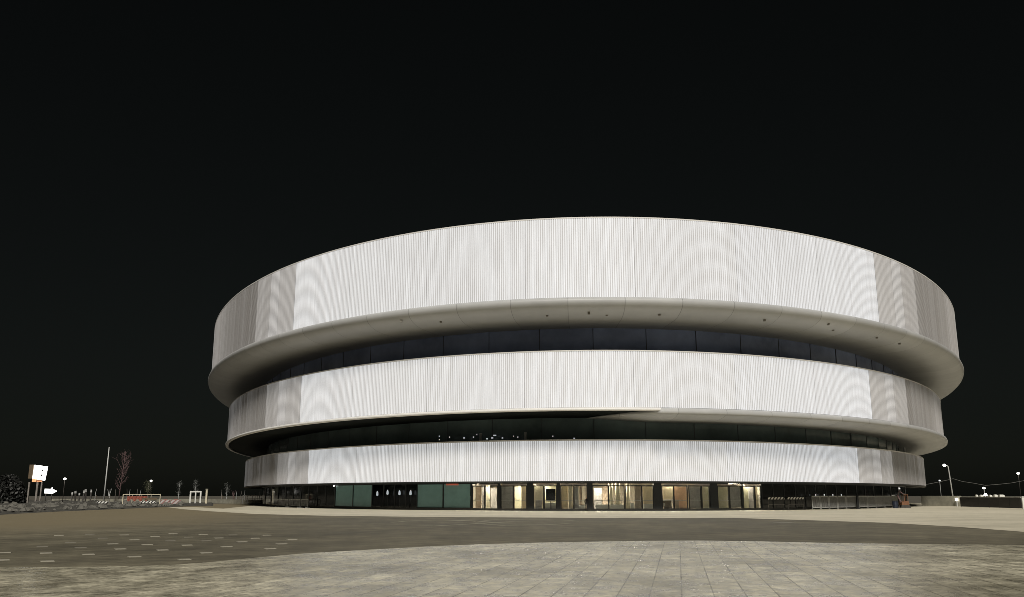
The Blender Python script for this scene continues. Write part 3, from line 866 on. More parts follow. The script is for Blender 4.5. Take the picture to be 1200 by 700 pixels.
# pale slabs let into the asphalt
slabs = [(230, 59), (350, 55), (485, 57), (605, 63), (675, 51), (793, 55), (910, 57), (1040, 58), (525, 76), (665, 80), (855, 69), (995, 70), (1140, 75), (440, 92), (575, 95), (730, 97), (805, 80), (945, 84), (1100, 92), (165, 103), (315, 107), (470, 112), (635, 116), (885, 103), (1055, 111), (20, 126), (180, 128), (345, 133), (525, 142), (805, 127), (720, 153), (10, 155), (185, 160), (275, 87), (400, 70), (735, 66)]
M['slab_dull'] = mat('dull_concrete_slab', (0.2, 0.185, 0.15), 0.8, var=0.15, scale=4)
proto = {}
for i, (a, b) in enumerate(slabs):
    u, v = a / 3.3333, 610 + b / 3.3333
    p = gp(u, v)
    dim = i in (1, 6, 9, 16, 19, 20, 33, 34, 35)
    if dim not in proto:
        mb = MB(); mb.box(-.19, -.2, -.01, .19, .2, 0.0); mb.box(-.185, -.195, 0, .185, .195, .008)
        o = mb.build('paving_slab', M['slab_dull' if dim else 'slab'])
        proto[dim] = o
    else:
        o = proto[dim].copy(); COL.objects.link(o)
    o.location = (p.x, p.y, 0.006); o.rotation_euler.z = 0.5 + random.uniform(-.05, .05)
    sc = 1.0 + 0.35 * max(0, (p.y - 30) / 40)
    o.scale = (sc, 1, 1)
    if dim: tag(o, 'small dull grey slab let into the dark asphalt, barely paler than it', 'paving slab', 'dull slabs in the asphalt')
    else: tag(o, 'small bright pale slab let into the dark asphalt', 'paving slab', 'pale slabs in the asphalt')
# round cover
mb = MB(); q = [(math.cos(w) * .9, math.sin(w) * .9) for w in [2 * PI * k / 24 for k in range(24)]]
mb.poly([(a, b, .012) for a, b in q])
for k in range(24):
    a, b = q[k], q[(k + 1) % 24]; mb.quad((a[0], a[1], -.01), (b[0], b[1], -.01), (b[0], b[1], .012), (a[0], a[1], .012))
p = gp(916, 612.3)
tag(mb.build('manhole_cover', M['iron'], loc=(p.x, p.y, 0)), 'round pale manhole cover in the asphalt near the apron', 'manhole cover')
# pale tyre sweeps
M['scuff'] = mat('pale_scuff', (0.25, 0.235, 0.18), 0.85, var=0.25, scale=0.6)
mb = MB()
for pts, w in (([(455, 613), (480, 610.5), (520, 609.5), (560, 611), (590, 613.5), (620, 613.8)], .5), ([(545, 612.5), (580, 609.3), (620, 608.8), (655, 609.6), (686, 611)], .45), ([(470, 615.5), (510, 616.5), (560, 614), (600, 611.5), (640, 611.2)], .4), ([(610, 614.8), (640, 615.2), (670, 613.5)], .4), ([(520, 612), (560, 613.6), (590, 616), (640, 616.4)], .3)):
    g = [gp(*q) for q in pts]
    fine = []
    for i in range(len(g) - 1):
        for k in range(6): fine.append(g[i].lerp(g[i + 1], k / 6))
    fine.append(g[-1])
    n = len(fine)
    l_, r_ = [], []
    for i, c in enumerate(fine):
        t = (fine[min(i + 1, n - 1)] - fine[max(i - 1, 0)]).normalized(); s = Vector((-t.y, t.x, 0))
        ww = w * math.sin(PI * (i + .3) / (n - .4)) * (0.8 + 0.4 * random.random())
        l_.append((c.x + s.x * ww, c.y + s.y * ww, 0.0)); r_.append((c.x - s.x * ww, c.y - s.y * ww, 0.0))
    z0 = 0.0 + 0.0012 * (len(mb.f) % 5)
    mb.grid([[(a[0], a[1], z0) for a in l_], [(a[0], a[1], z0) for a in r_]])
tag(mb.build('road_marking', M['scuff']), kind='structure')

# ------------------------------------------------------------------ left side
# stony bank
mb = MB()
rows = []
NX, NY = 150, 16
front = lambda u: 603.2 - 10.2 * min(1, max(0, u / 235)) ** 0.8
for j in range(NY + 1):
    r = []
    for i in range(NX + 1):
        u = -60 + 310 * i / NX
        vf = front(u)
        p0 = gp(u, vf); y = p0.y + (330 - p0.y) * (j / NY) ** 1.6
        q = at(u, y)
        e = min(1, j / 2) * (1 if i not in (0, NX) else 0)
        h = e * (0.25 + 0.55 * mnoise.fractal(Vector((q.x * .16, q.y * .12, 3)), 1, 2, 5) + .3 * abs(mnoise.noise(Vector((q.x * .6, q.y * .35, 9)))))
        h *= 1 - 0.5 * max(0, min(1, (u - 60) / 150))
        r.append((q.x, q.y, max(-0.02, h)))
    rows.append(r)
mb.grid(rows)
tag(mb.build('soil_bank', M['soil'], smooth=False), kind='structure')
mb = MB()
for k in range(420):
    u = random.uniform(-20, 215); vf = front(u)
    p0 = gp(u, vf); y = p0.y + 1.5 + random.random() ** 1.5 * 120
    q = at(u, y); s = .1 + .5 * random.random() ** 2.5
    a = random.random() * PI
    pts = []
    for zz, ss in ((0, 1), (s * random.uniform(.5, .9), .6)):
        for w in range(5):
            an = a + w * 2 * PI / 5 + random.uniform(-.3, .3)
            pts.append((q.x + math.cos(an) * s * ss * 1.4, q.y + math.sin(an) * s * ss, zz + .12 + .2 * random.random()))
    n = len(mb.v); mb.v += pts
    for w in range(5): mb.f.append((n + w, n + (w + 1) % 5, n + 5 + (w + 1) % 5, n + 5 + w)); mb.mi.append(0)
    mb.f.append(tuple(n + 5 + w for w in range(5))); mb.mi.append(0)
tag(mb.build('rubble', M['rock']), 'loose pale stones scattered over the dark soil bank', 'rubble', kind='stuff')

# leaf-clump crown
def leaves(mb, n, fn, size):
    for _ in range(n):
        c = fn(); s = size * random.uniform(.6, 1.4)
        a = Vector((random.gauss(0, 1), random.gauss(0, 1), random.gauss(0, 1))).normalized()
        b = a.cross(Vector((random.gauss(0, 1), random.gauss(0, 1), random.gauss(0, 1)))).normalized()
        mb.quad(c - a * s, c - b * s * .6, c + a * s, c + b * s * .6)

# big dark shrub at the picture's edge
Y = 205.0
p = at(6, Y)
o = thing('shrub', 'big dark rounded shrub beside the glowing sign', 'shrub', (p.x, p.y, 0))
rx, ht = 23 * Y / F, hz(556, Y)
def shrub_pt():
    while True:
        v = Vector((random.uniform(-1, 1), random.uniform(-1, 1), random.uniform(0, 1)))
        l = v.length
        if l < 1 and l > .55 + .35 * mnoise.noise(v * 2.3): return Vector((v.x * rx, v.y * rx * .7, v.z * ht))
mb = MB(); leaves(mb, 4200, shrub_pt, .34); mb.build('crown', M['leaf_dark'], o)
mb = MB()
for k in range(7):
    a = k * 2 * PI / 7; mb.tube([(math.cos(a) * .3, math.sin(a) * .3, 0), (math.cos(a) * rx * .4, math.sin(a) * rx * .3, ht * .6)], [.12, .05], 6)
mb.build('trunk', M['dark_post'], o)

# glowing sign on three legs
Y = 215.0
k = Y * 1.0 / F
p = at(40, Y)
o = thing('illuminated_sign', 'tall square white illuminated sign on three legs beside the dark shrub', 'sign', (p.x, p.y, 0))
def X(u): return at(u, Y).x * 1.0 - p.x
zt_, zb_ = hz(545, Y), hz(561.5, Y)
mb = MB(); mb.hexa([(X(35.2), -.25, hz(561, Y)), (X(49.2), -.25, hz(563.3, Y)), (X(49.2), .25, hz(563.3, Y)), (X(35.2), .25, hz(561, Y)), (X(36), -.25, zt_), (X(51), -.25, hz(547, Y)), (X(51), .25, hz(547, Y)), (X(36), .25, zt_)])
face = mb.build('sign_face', M['sign_white'], o)
mb = MB()
for u, v in ((46.4, 551.5), (45.9, 557.3)):
    mb.box(X(u) - .2, -.29, hz(v, Y) - .25, X(u) + .2, -.256, hz(v, Y) + .25)
mb.build('sign_mark', M['dark_post'], face)
mb = MB(); mb.box(X(30.3), -.3, zb_ + .1, X(35), .3, zt_ + .05); mb.build('side_panel', M['brown'], o)
mb = MB(); mb.box(X(35), -.2, hz(565, Y), X(39), .2, hz(561.6, Y)); mb.box(X(40.5), -.2, hz(564.6, Y), X(46), .2, hz(563.4, Y)); mb.build('lower_strip', M['sign_orange'], o)
for u, w in ((31.8, .16), (41.5, .2), (46.5, .14)):
    mb = MB(); mb.box(X(u) - w, -.16, 0, X(u) + w, .16, hz(565.1, Y)); mb.build('leg', M['bark'], o)
# low arrow shaped light board
Y = 230.0; p = at(57, Y)
o = thing('arrow_board', 'low white glowing arrow board pointing towards the arena', 'light board', (p.x, p.y, 0))
def X(u): return at(u, Y).x - p.x
def Zv(v): return hz(v, Y)
mb = MB()
fr = [(51, 573), (58, 573.2), (59.2, 571.4), (60, 573.4), (65, 575.6), (60.5, 578.4), (51, 578.2)]
f0 = [(X(u), -.15, Zv(v)) for u, v in fr]; f1 = [(a, .15, c) for a, b, c in f0]
mb.poly(f0); mb.poly(f1[::-1])
for i in range(len(fr)):
    j = (i + 1) % len(fr); mb.quad(f0[j], f0[i], f1[i], f1[j])
mb.build('light_panel', M['sign_white'], o)
for u in (52.5, 59.5):
    mb = MB(); mb.box(X(u) - .08, -.08, 0, X(u) + .08, .08, Zv(578.5)); mb.build('leg', M['dark_post'], o)

def lamp_post(name, label, u, v_top, Y, arm=0.0, m='dark_post', head='lamp_white', s=.28, lean=0.0, group=None, rad=.07):
    p = at(u, Y)
    o = thing(name, label, 'street lamp', (p.x, p.y, 0), group=group)
    h = hz(v_top, Y)
    mb = MB(); pts = [(lean * h, 0, 0), (lean * h * .3, 0, h * .7), (0, 0, h - .35)]
    if arm: pts += [(arm * .2, 0, h - .08), (arm * .6, 0, h)]
    mb.tube(pts, [rad * 1.35, rad * 1.1, rad] + ([rad * .8, rad * .7] if arm else []), 8); mb.build('pole', M[m], o, smooth=True)
    mb = MB(); ax_ = arm if arm else 0
    mb.tube([(ax_, 0, h + s * .8), (ax_, 0, h + s * .5), (ax_, 0, h), (ax_, 0, h - s * .6)], [s * .35, s * .85, s, s * .6], 10); mb.build('lamp_head', M[head], o)
    return o
lamp_post('street_lamp', 'dark street lamp with small bright head beside the glowing arrow board', 73, 561.5, 225, s=.36)
lamp_post('street_lamp', 'lit lamp on a thin post above the small olive tree', 175, 563.8, 260, s=.36)

# tall leaning mast
Y = 255.0; p0 = at(121.3, Y); zt_ = hz(524, Y); p1 = at(128, Y, zt_)
o = thing('mast', 'tall thin pale mast leaning towards the arena', 'mast', (p0.x, p0.y, 0))
mb = MB(); mb.tube([(0, 0, 0), ((p1.x - p0.x) * .5, 0, zt_ * .5), (p1.x - p0.x, 0, zt_)], [.2, .17, .12], 8); mb.build('pole', M['pale_pole'], o, smooth=True)
mb = MB(); mb.box(-.45, -.45, 0, .45, .45, .35); mb.build('base', M['wall_conc'], o)

# trees without leaves
def bare_tree(label, u, v_top, Y, spread, m='bark', lean=.0, leaf=None, nleaf=0, group=None, start=.3, name='bare_tree', br=26, rad=None):
    p = at(u, Y); h = hz(v_top, Y)
    o = thing(name, label, 'tree', (p.x, p.y, 0), group=group)
    r0 = rad or max(.05, h * .014)
    mt = MB(); mt.tube([(0, 0, 0), (lean * h * .4, 0, h * .4), (lean * h * .8, 0, h * .75), (lean * h, 0, h)], [r0 * 1.3, r0, r0 * .6, r0 * .2], 7)
    mt.build('trunk', M[m], o, smooth=True)
    mc = MB(); tips = []
    for k in range(br):
        f = start + (.95 - start) * (k + random.random()) / br
        b = Vector((lean * h * f, 0, h * f)); a = random.random() * 2 * PI
        l = spread * (1.0 - .55 * abs(f - .5)) * random.uniform(.5, 1.1)
        e = b + Vector((math.cos(a) * l, math.sin(a) * l * .8, l * random.uniform(.9, 1.9)))
        if e.z > h * 1.02: e.z = h * random.uniform(.9, 1.02)
        mid = b.lerp(e, .5) + Vector((0, 0, -.1 * l))
        mc.tube([b, mid, e], [r0 * .36, r0 * .26, r0 * .1], 4, cap=False); tips += [mid, e]
        for q in range(3):
            s = mid.lerp(e, random.random()); t = s + Vector((random.gauss(0, .3), random.gauss(0, .3), random.uniform(.2, .7))) * l
            mc.tube([s, t], [r0 * .2, r0 * .07], 3, cap=False); tips.append(t)
    if leaf:
        leaves(mc, nleaf, lambda: random.choice(tips) + Vector((random.gauss(0, .25), random.gauss(0, .25), random.gauss(0, .25))) * spread, h * .02)
        mc.mi = mc.mi
        c = mc.build('crown', M[leaf], o)
    else:
        c = mc.build('crown', M[m], o)
    return o
bare_tree('tall bare tree with reddish thin branches beside the leaning mast', 138.6, 529, 265, 2.2, 'red_bark', .055, br=46, rad=.13, start=.22)
bare_tree('small olive leafy tree under the lit lamp', 172.5, 565, 250, 1.0, 'bark', 0, 'leaf_olive', 500, name='leafy_tree', br=18)
bare_tree('slim grey young tree with narrow pale crown beside the white barrier', 208.5, 564.5, 255, .8, 'pale_pole', .02, 'leaf_grey', 160, name='young_tree', br=16, rad=.07)
bare_tree('young tree with grey crown rising behind the white portal frame', 228, 563.5, 262, .9, 'pale_pole', 0, 'leaf_grey', 220, name='young_tree', br=18, rad=.07)
bare_tree('young tree with arching pale crown, last tall one before the arena', 265, 567, 240, .9, 'pale_pole', 0, 'leaf_grey', 180, name='young_tree', br=16, rad=.07)
# row of thin saplings and stakes
def sapling(label, u, v0, Y, m, fork, group):
    p = at(u, Y); h = hz(v0, Y)
    o = thing('sapling', label, 'sapling', (p.x, p.y, 0), group=group)
    mb = MB(); r = .085
    mb.tube([(0, 0, 0), (.05 * h * random.uniform(-1, 1), 0, h * .6), (.04 * h * random.uniform(-1, 1), 0, h)], [r, r * .8, r * .3], 6)
    if fork:
        mb.tube([(0, 0, h * .45), (-.5, 0, h * .98)], [r * .9, r * .4], 5); mb.tube([(0, 0, h * .5), (.55, 0, h * 1.02)], [r * .9, r * .4], 5)
    mb.build('stem', M[m], o)
    mb = MB(); mb.tube([(.3, 0, 0), (.3, 0, h * .55)], .04, 5); mb.build('stake', M['brown'], o)
    return o
G = 'thin leafless saplings along the far edge of the plaza'
for u, v, Y, m, f in ((111, 573, 250, 'pale_pole', 0), (127, 573, 245, 'pale_pole', 1), (134, 573.5, 262, 'bark', 0), (148, 573, 268, 'bark', 0), (151.6, 573.5, 262, 'pale_pole', 0), (160, 573, 266, 'bark', 0), (163.8, 574, 270, 'pale_pole', 0), (259, 574, 250, 'bark', 0), (273, 574.5, 232, 'red_bark', 1), (276.5, 576, 245, 'pale_pole', 0), (282, 575, 240, 'bark', 0), (286, 574, 236, 'pale_pole', 0), (298, 574, 228, 'bark', 0), (303, 573.5, 226, 'pale_pole', 0), (307, 573, 224, 'bark', 0)):
    sapling('forked pale sapling standing between the leaning mast and the first straight saplings' if (f and u < 200) else 'forked reddish sapling close to the end of the arena' if f else 'thin straight leafless sapling in the row along the far edge of the plaza', u, v, Y, m, f, None if f else G)
for i, (u, v) in enumerate(((83, 577), (88, 575.5), (92, 578), (96.5, 575), (100, 573.5), (105.5, 574))):
    Y = 235 + 5 * (i % 3); p = at(u, Y); h = hz(v, Y)
    o = thing('marker_post', 'short dark marker post with pale top in the row beyond the stony bank', 'post', (p.x, p.y, 0), group='dark marker posts beyond the stony bank')
    o.rotation_euler = ((0.02, 0.05, 0.3), (0, -0.07, 0.9), (0, 0.02, 0.1))[i % 3]
    mb = MB(); mb.box(-.16, -.16, 0, .16, .16, h * .8); mb.build('post', M['dark_post'], o)
    mb = MB(); mb.box(-.18, -.18, h * .8, .18, .18, h); mb.build('cap', M['steel'], o)
# yellowish post
p = at(241.5, 215); h = hz(573, 215)
o = thing('bollard', 'pale yellowish square bollard standing beside the white portal frame', 'bollard', (p.x, p.y, 0))
mb = MB(); mb.box(-.2, -.2, 0, .2, .2, h - .3); mb.build('post', M['cream'], o)
mb = MB(); mb.box(-.26, -.26, h - .3, .26, .26, h); mb.build('cap', M['wall_conc'], o)

# dark mesh fence far behind the stony bank
fp = None
for i in range(11):
    Y = 262 - 2.2 * i; q = at(62 + 7.2 * i, Y)
    if fp is None:
        fp = thing('fence_panel', 'dark mesh fence panel in the far line behind the stony bank', 'fence', (q.x, q.y, 0), group='dark fence panels behind the stony bank')
        mb = MB(); mb.box(0, -.03, 1.72, 1.7, .03, 1.8); mb.box(0, -.03, .2, 1.7, .03, .28)
        for k in range(9): mb.box(k * .21, -.02, .28, k * .21 + .03, .02, 1.72)
        mb.build('frame', M['dark_post'], fp)
        for k in (0.1, 1.6):
            mb = MB(); mb.box(k - .14, -.3, 0, k + .14, .3, .2); mb.build('foot', M['wall_conc'], fp)
    else:
        o = copy_tree(fp); o.location = (q.x, q.y, 0); o.rotation_euler.z = random.uniform(-.2, .2)
# site barrier with orange netting
Y = 178.0; p = at(144, Y)
o = thing('site_barrier', 'long white framed site barrier hung with torn orange netting', 'barrier', (p.x, p.y, 0))
def X(u): return at(u, Y).x - p.x
h = hz(579.2, Y)
mb = MB()
mb.box(X(143.2), -.05, h - .12, X(187.3), .05, h)
for u in (143.4, 187): mb.box(X(u) - .07, -.08, 0, X(u) + .07, .08, h - .121)
for u in (154, 165, 176): mb.box(X(u) - .04, .06, 0, X(u) + .04, .12, h - .2)
mb.build('frame', M['cream'], o)
mb = MB()
n = 30; rows = []
for j in range(5):
    rows.append([(X(148.5) + (X(172) - X(148.5)) * i / n, -.1 + .05 * math.sin(i * 1.3 + j), h - .4 - (j / 4) * (.75 + .25 * math.sin(i * .7)) ) for i in range(n + 1)])
mb.grid(rows); mb.build('netting', M['orange_mesh'], o)
mb = MB(); mb.box(X(166), -.16, hz(583.5, Y) - .35, X(184), -.11, hz(583.5, Y)); mb.build('plank', M['brown'], o)
for u0, u1, yy, v, lab in ((113, 125.5, 176, 587.8, 'striped hazard board lying low before the leaning mast'), (164.5, 182.5, 174, 587.6, 'striped hazard board standing before the orange netting')):
    q = at(u0, yy); w = at(u1, yy).x - q.x; zz = hz(v, yy)
    b = thing('hazard_board', lab, 'barrier board', (q.x, q.y, 0))
    mb = MB(); mb.box(0, -.04, zz - .34, w, .04, zz); mb.build('board', M['hazard'], b)
    for s in (.12, w - .12):
        mb = MB(); mb.box(s - .05, -.16, 0, s + .05, .16, zz - .345); mb.build('leg', M['dark_post'], b)
# red and white plastic barriers
for i, (u0, u1, Y) in enumerate(((188, 199, 205), (200, 212, 207))):
    q = at(u0, Y); w = at(u1, Y).x - q.x
    b = thing('water_barrier', 'low red and white plastic barrier beside the long orange netted barrier' if i == 0 else 'low red and white plastic barrier nearer the white portal frame', 'barrier', (q.x, q.y, 0))
    mb = MB(); mb.hexa([(0, -.3, 0), (w, -.3, 0), (w, .3, 0), (0, .3, 0), (0.05, -.1, .95), (w - .05, -.1, .95), (w - .05, .1, .95), (0.05, .1, .95)]); mb.build('body', M['hazard_red'], b)
    mb = MB(); mb.box(w * .3, -.06, .951, w * .36, .06, 1.1); mb.box(w * .64, -.06, .951, w * .7, .06, 1.1); mb.box(w * .36, -.04, 1.02, w * .64, .04, 1.1); mb.build('handle', M['red'], b)
# white portal frame
Y = 225.0; p = at(222.5, Y)
o = thing('portal_frame', 'white double portal frame standing at the edge of the plaza', 'frame', (p.x, p.y, 0))
def X(u): return at(u, Y).x - p.x
h = hz(575.6, Y)
for u in (222.6, 228.7, 234.6):
    mb = MB(); w = .17 if u != 228.7 else .13; mb.box(X(u) - w, -.15, 0, X(u) + w, .15, h - .32); mb.build('post', M['white'], o)
mb = MB(); mb.box(X(222.6) - .17, -.16, h - .318, X(234.6) + .17, .16, h); mb.build('lintel', M['white'], o)
# low walls beyond
def low_wall(label, pts, h, m, wd=.3):
    o = MB()
    for a, b in zip(pts[:-1], pts[1:]):
        a, b = Vector(a), Vector(b); t = (b - a).normalized(); s = Vector((-t.y, t.x, 0)) * wd
        o.hexa([a - s, b - s, b + s, a + s] + [q + Vector((0, 0, h)) for q in (a - s, b - s, b + s, a + s)])
    w = o.build('low_wall', m)
    return tag(w, label, 'wall')
low_wall('long low pale wall between the saplings and the plaza', [at(60, 272), at(150, 262), at(236, 245), at(313, 215)], 1.0, M['wall_conc'])
# fence rail near the arena end
p = at(284, 222)
o = thing('railing', 'thin metal railing running from the saplings to the arena end', 'railing', (p.x, p.y, 0))
q = at(313, 212) - at(284, 222)
mb = MB(); mb.tube([(0, 0, 1.95), (q.x, q.y, 1.95)], .07, 6); mb.tube([(0, 0, 1.3), (q.x, q.y, 1.3)], .05, 6); mb.build('rail', M['steel'], o)
for k in range(6):
    mb = MB(); mb.tube([(q.x * k / 5, q.y * k / 5, 0), (q.x * k / 5, q.y * k / 5, 2.0)], .05, 6); mb.build('post', M['steel'], o)

# ------------------------------------------------------------------ before the glass, right
for i, (u0, u1) in enumerate(((900, 919), (923, 941.5))):  # solid boards standing in for barriers reflected in the glass
    a = Vector(gpt(u0, GO + 1.2)); b = Vector(gpt(u1, GO + 1.2)); d = b - a
    o = thing('reflected_barrier', 'striped board added as a reflection in dark glass, nearer the entrance doors' if i == 0 else 'striped board added as a reflection in dark glass, nearer the steel fence panels', 'barrier', (a.x, a.y, 0.012), math.atan2(d.y, d.x))
    w = d.length
    mb = MB(); mb.box(0, -.03, 1.42, w, .03, 1.72); mb.build('board', M['hazard'], o)
    mb = MB(); mb.box(0.02, -.03, .7, w - .02, .03, .82); mb.build('rail', M['dark_post'], o)
    for s in (.1, w - .1):
        mb = MB(); mb.box(s - .03, .032, 0, s + .03, .08, 1.7); mb.box(s - .05, -.3, 0, s + .05, .03, .05); mb.build('leg', M['dark_post'], o)
def fence_panel(u0, u1, lamp):  # panels modelled in place of shapes reflected in the dark glass
    a = Vector(gpt(u0, GO + 1.3)); b = Vector(gpt(u1, GO + 1.3)); d = b - a; w = d.length
    o = thing('fence_panel', 'grey steel fence panel modelling a reflection in the dark ground floor glass', 'fence', (a.x, a.y, 0.012), math.atan2(d.y, d.x), 'steel fence panels built as reflections in the dark glass')
    mb = MB(); mb.box(0.05, -.03, 1.78, w - .05, .03, 1.9); mb.box(0.05, -.03, .25, w - .05, .03, .33)
    for s in (.05, w - .11): mb.box(s, -.03, 0.06, s + .06, .03, 1.9)
    n = int(w / .16)
    for i in range(1, n): mb.box(w * i / n - .015, -.015, .33, w * i / n + .015, .015, 1.78)
    mb.build('frame', M['steel'], o)
    for s in (.1, w - .1):
        mb = MB(); mb.box(s - .2, -.3, 0, s + .2, .3, .06); mb.build('foot', M['wall_conc'], o)
    if lamp:  # glowing box for a bright dot in that reflection
        mb = MB(); mb.box(w / 2 - .06, -.05, 1.92, w / 2 + .06, .05, 2.15); mb.build('lamp', M['lamp_soft'], o)
for i, (a, b) in enumerate(((951, 961), (961.3, 971), (971.3, 981), (981.3, 991), (991.3, 1003), (1006, 1016), (1016.3, 1026), (1026.3, 1036), (1036.3, 1045))):
    fence_panel(a, b, i < 4)
# barriers reflected in the left glass, built as a solid row before it
for i, (u0, u1) in enumerate(((325, 338), (339, 352), (353, 361.5))):
    a = Vector(gpt(u0, GO + 1.2)); b = Vector(gpt(u1, GO + 1.2)); d = b - a; w = d.length
    o = thing('reflected_crowd_barrier', 'grey tube crowd barrier built for a reflection in the far end glass', 'barrier', (a.x, a.y, 0.012), math.atan2(d.y, d.x), 'crowd barriers built as reflections at the far end of the glass')
    mb = MB(); mb.tube([(0.05, 0, .15), (.05, 0, 1.3), (w - .05, 0, 1.3), (w - .05, 0, .15)], .05, 6)
    n = int(w / .25)
    for k in range(1, n): mb.tube([(w * k / n, 0, .3), (w * k / n, 0, 1.3)], .018, 5)
    mb.tube([(0.05, 0, .3), (w - .05, 0, .3)], .035, 6)
    mb.build('frame', M['steel'], o)
    for s in (.2, w - .2):
        mb = MB(); mb.box(s - .04, -.35, 0, s + .04, .35, .15); mb.build('foot', M['steel'], o)
a = Vector(gpt(1004.5, GO + 1.8))
o = thing('bollard', 'black bollard standing in a gap between the steel fence panels', 'bollard', (a.x, a.y, .012))
mb = MB(); mb.tube([(0, 0, 0), (0, 0, 1.9), (0, 0, 2.0)], [.2, .2, .1], 10); mb.build('post', M['black'], o)
mb = MB(); mb.tube([(0, 0, 0), (0, 0, .08)], .34, 12); mb.build('base', M['black'], o)
# blue drum
a = at(1049.5, 146)
o = thing('drum', 'small dark blue plastic drum beside the orange digger', 'drum', (a.x, a.y, .012))
mb = MB(); mb.tube([(0, 0, 0), (0, 0, .05), (0, 0, .5), (0, 0, .53), (0, 0, .8), (0, 0, 1.05)], [.38, .42, .42, .45, .42, .4], 12); mb.build('body', M['blue'], o)
mb = MB(); mb.tube([(0, 0, 1.051), (0, 0, 1.12)], .43, 12); mb.build('lid', M['blue'], o)
# mini digger with raised boom
a = at(1060, 150)
o = thing('mini_digger', 'small orange digger with raised dark boom by the end of the arena', 'digger', (a.x, a.y, .012))
for s in (-1, 1):
    mb = MB(); mb.hexa([(-.8, s * .5 - .14, 0), (.8, s * .5 - .14, 0), (.8, s * .5 + .14, 0), (-.8, s * .5 + .14, 0), (-.65, s * .5 - .14, .42), (.65, s * .5 - .14, .42), (.65, s * .5 + .14, .42), (-.65, s * .5 + .14, .42)]); mb.build('track', M['dark_post'], o)
mb = MB(); mb.hexa([(-.6, -.55, .43), (.62, -.55, .43), (.62, .55, .43), (-.6, .55, .43), (-.55, -.5, .95), (.55, -.5, 1.1), (.55, .5, 1.1), (-.55, .5, .95)]); mb.build('body', M['orange'], o)
mb = MB()
for sx in (-.1, .5):
    for sy in (-.42, .42): mb.box(sx - .04, sy - .04, 1.0, sx + .04, sy + .04, 2.0)
mb.box(-.16, -.48, 2.001, .56, .48, 2.1); mb.build('canopy', M['orange'], o)
mb = MB(); mb.tube([(-.5, -.1, .8), (-1.0, -.1, 1.9), (-.7, -.1, 2.7)], [.12, .12, .1], 6); mb.tube([(-.7, -.1, 2.7), (-.1, -.1, 2.2)], [.1, .08], 6); mb.build('boom', M['red_bark'], o)
mb = MB(); mb.hexa([(-.2, -.35, 2.0), (.12, -.35, 1.95), (.12, .15, 1.95), (-.2, .15, 2.0), (-.15, -.35, 2.3), (.08, -.35, 2.25), (.08, .15, 2.25), (-.15, .15, 2.3)]); mb.build('bucket', M['dark_post'], o)

# ------------------------------------------------------------------ right side
a, b = gp(1080, 593.0), gp(1125.5, 593.6)
mb = MB()
d = (b - a).normalized(); s = Vector((-d.y, d.x, 0))
mb.hexa([a, b, b + s * .5, a + s * .5] + [q + Vector((0, 0, hz(581.3, b.y))) for q in (a, b, b + s * .5, a + s * .5)])
w = mb.build('retaining_wall', M['wall_conc'])
tag(w, 'low pale concrete retaining wall between the arena end and the black hoarding', 'wall')
p = b - s * .3 - d * .45
o = thing('box_lamp', 'small white box lamp at the end of the pale retaining wall', 'lamp', (p.x, p.y, 0.01))
mb = MB(); mb.box(-.2, -.15, 1.0, .2, .15, 1.45); mb.build('lamp_shade', M['lamp_white'], o)
mb = MB(); mb.box(-.08, -.08, 0, .08, .08, .999); mb.build('post', M['steel'], o)
# black hoarding
a, b = gp(1126, 594), gp(1197.5, 596.2)
d = (b - a); L_ = d.length
o = thing('hoarding', 'long low black site hoarding with pale top edge', 'hoarding', (a.x, a.y, 0.01), math.atan2(d.y, d.x))
hh = hz(582.2, a.y)
n = 6
for i in range(n):
    mb = MB(); mb.box(L_ * i / n + .015, -.04, .03, L_ * (i + 1) / n - .015, .04, hh - .12); mb.build('panel', M['hoarding'], o)
mb = MB(); mb.box(0, -.07, hh - .118, L_, .07, hh); mb.build('top_rail', M['steel'], o)
for i in range(n + 1):
    mb = MB(); mb.box(L_ * i / n - .05, .045, 0, L_ * i / n + .05, .12, hh - .12); mb.build('post', M['dark_post'], o)
p = gp(1200, 597.5)
o = thing('marker_post', 'short white post at the end of the black hoarding', 'post', (p.x, p.y, 0.01))
mb = MB(); mb.box(-.12, -.1, 0, .12, .1, 1.7); mb.build('post', M['white'], o)
mb = MB(); mb.box(-.15, -.13, 1.7, .15, .13, 1.85); mb.build('cap', M['steel'], o)
# street lamp
lamp_post('street_lamp', 'tall grey street lamp with bright head behind the retaining wall', 1115.5, 545.5, 230, arm=-.9, m='steel', s=.42, lean=.055, rad=.13)
lamp_post('street_lamp', 'distant small lit lamp beside the arena end, left of the tall street lamp', 1103.6, 563.5, 300, m='steel', head='lamp_soft', s=.35)
lamp_post('street_lamp', 'distant lit lamp high above the far end of the black hoarding', 1197.2, 555, 260, m='dark_post', s=.4)
lamp_post('street_lamp', 'small bright lamp above the middle of the black hoarding', 1155, 572.3, 240, m='steel', s=.36)
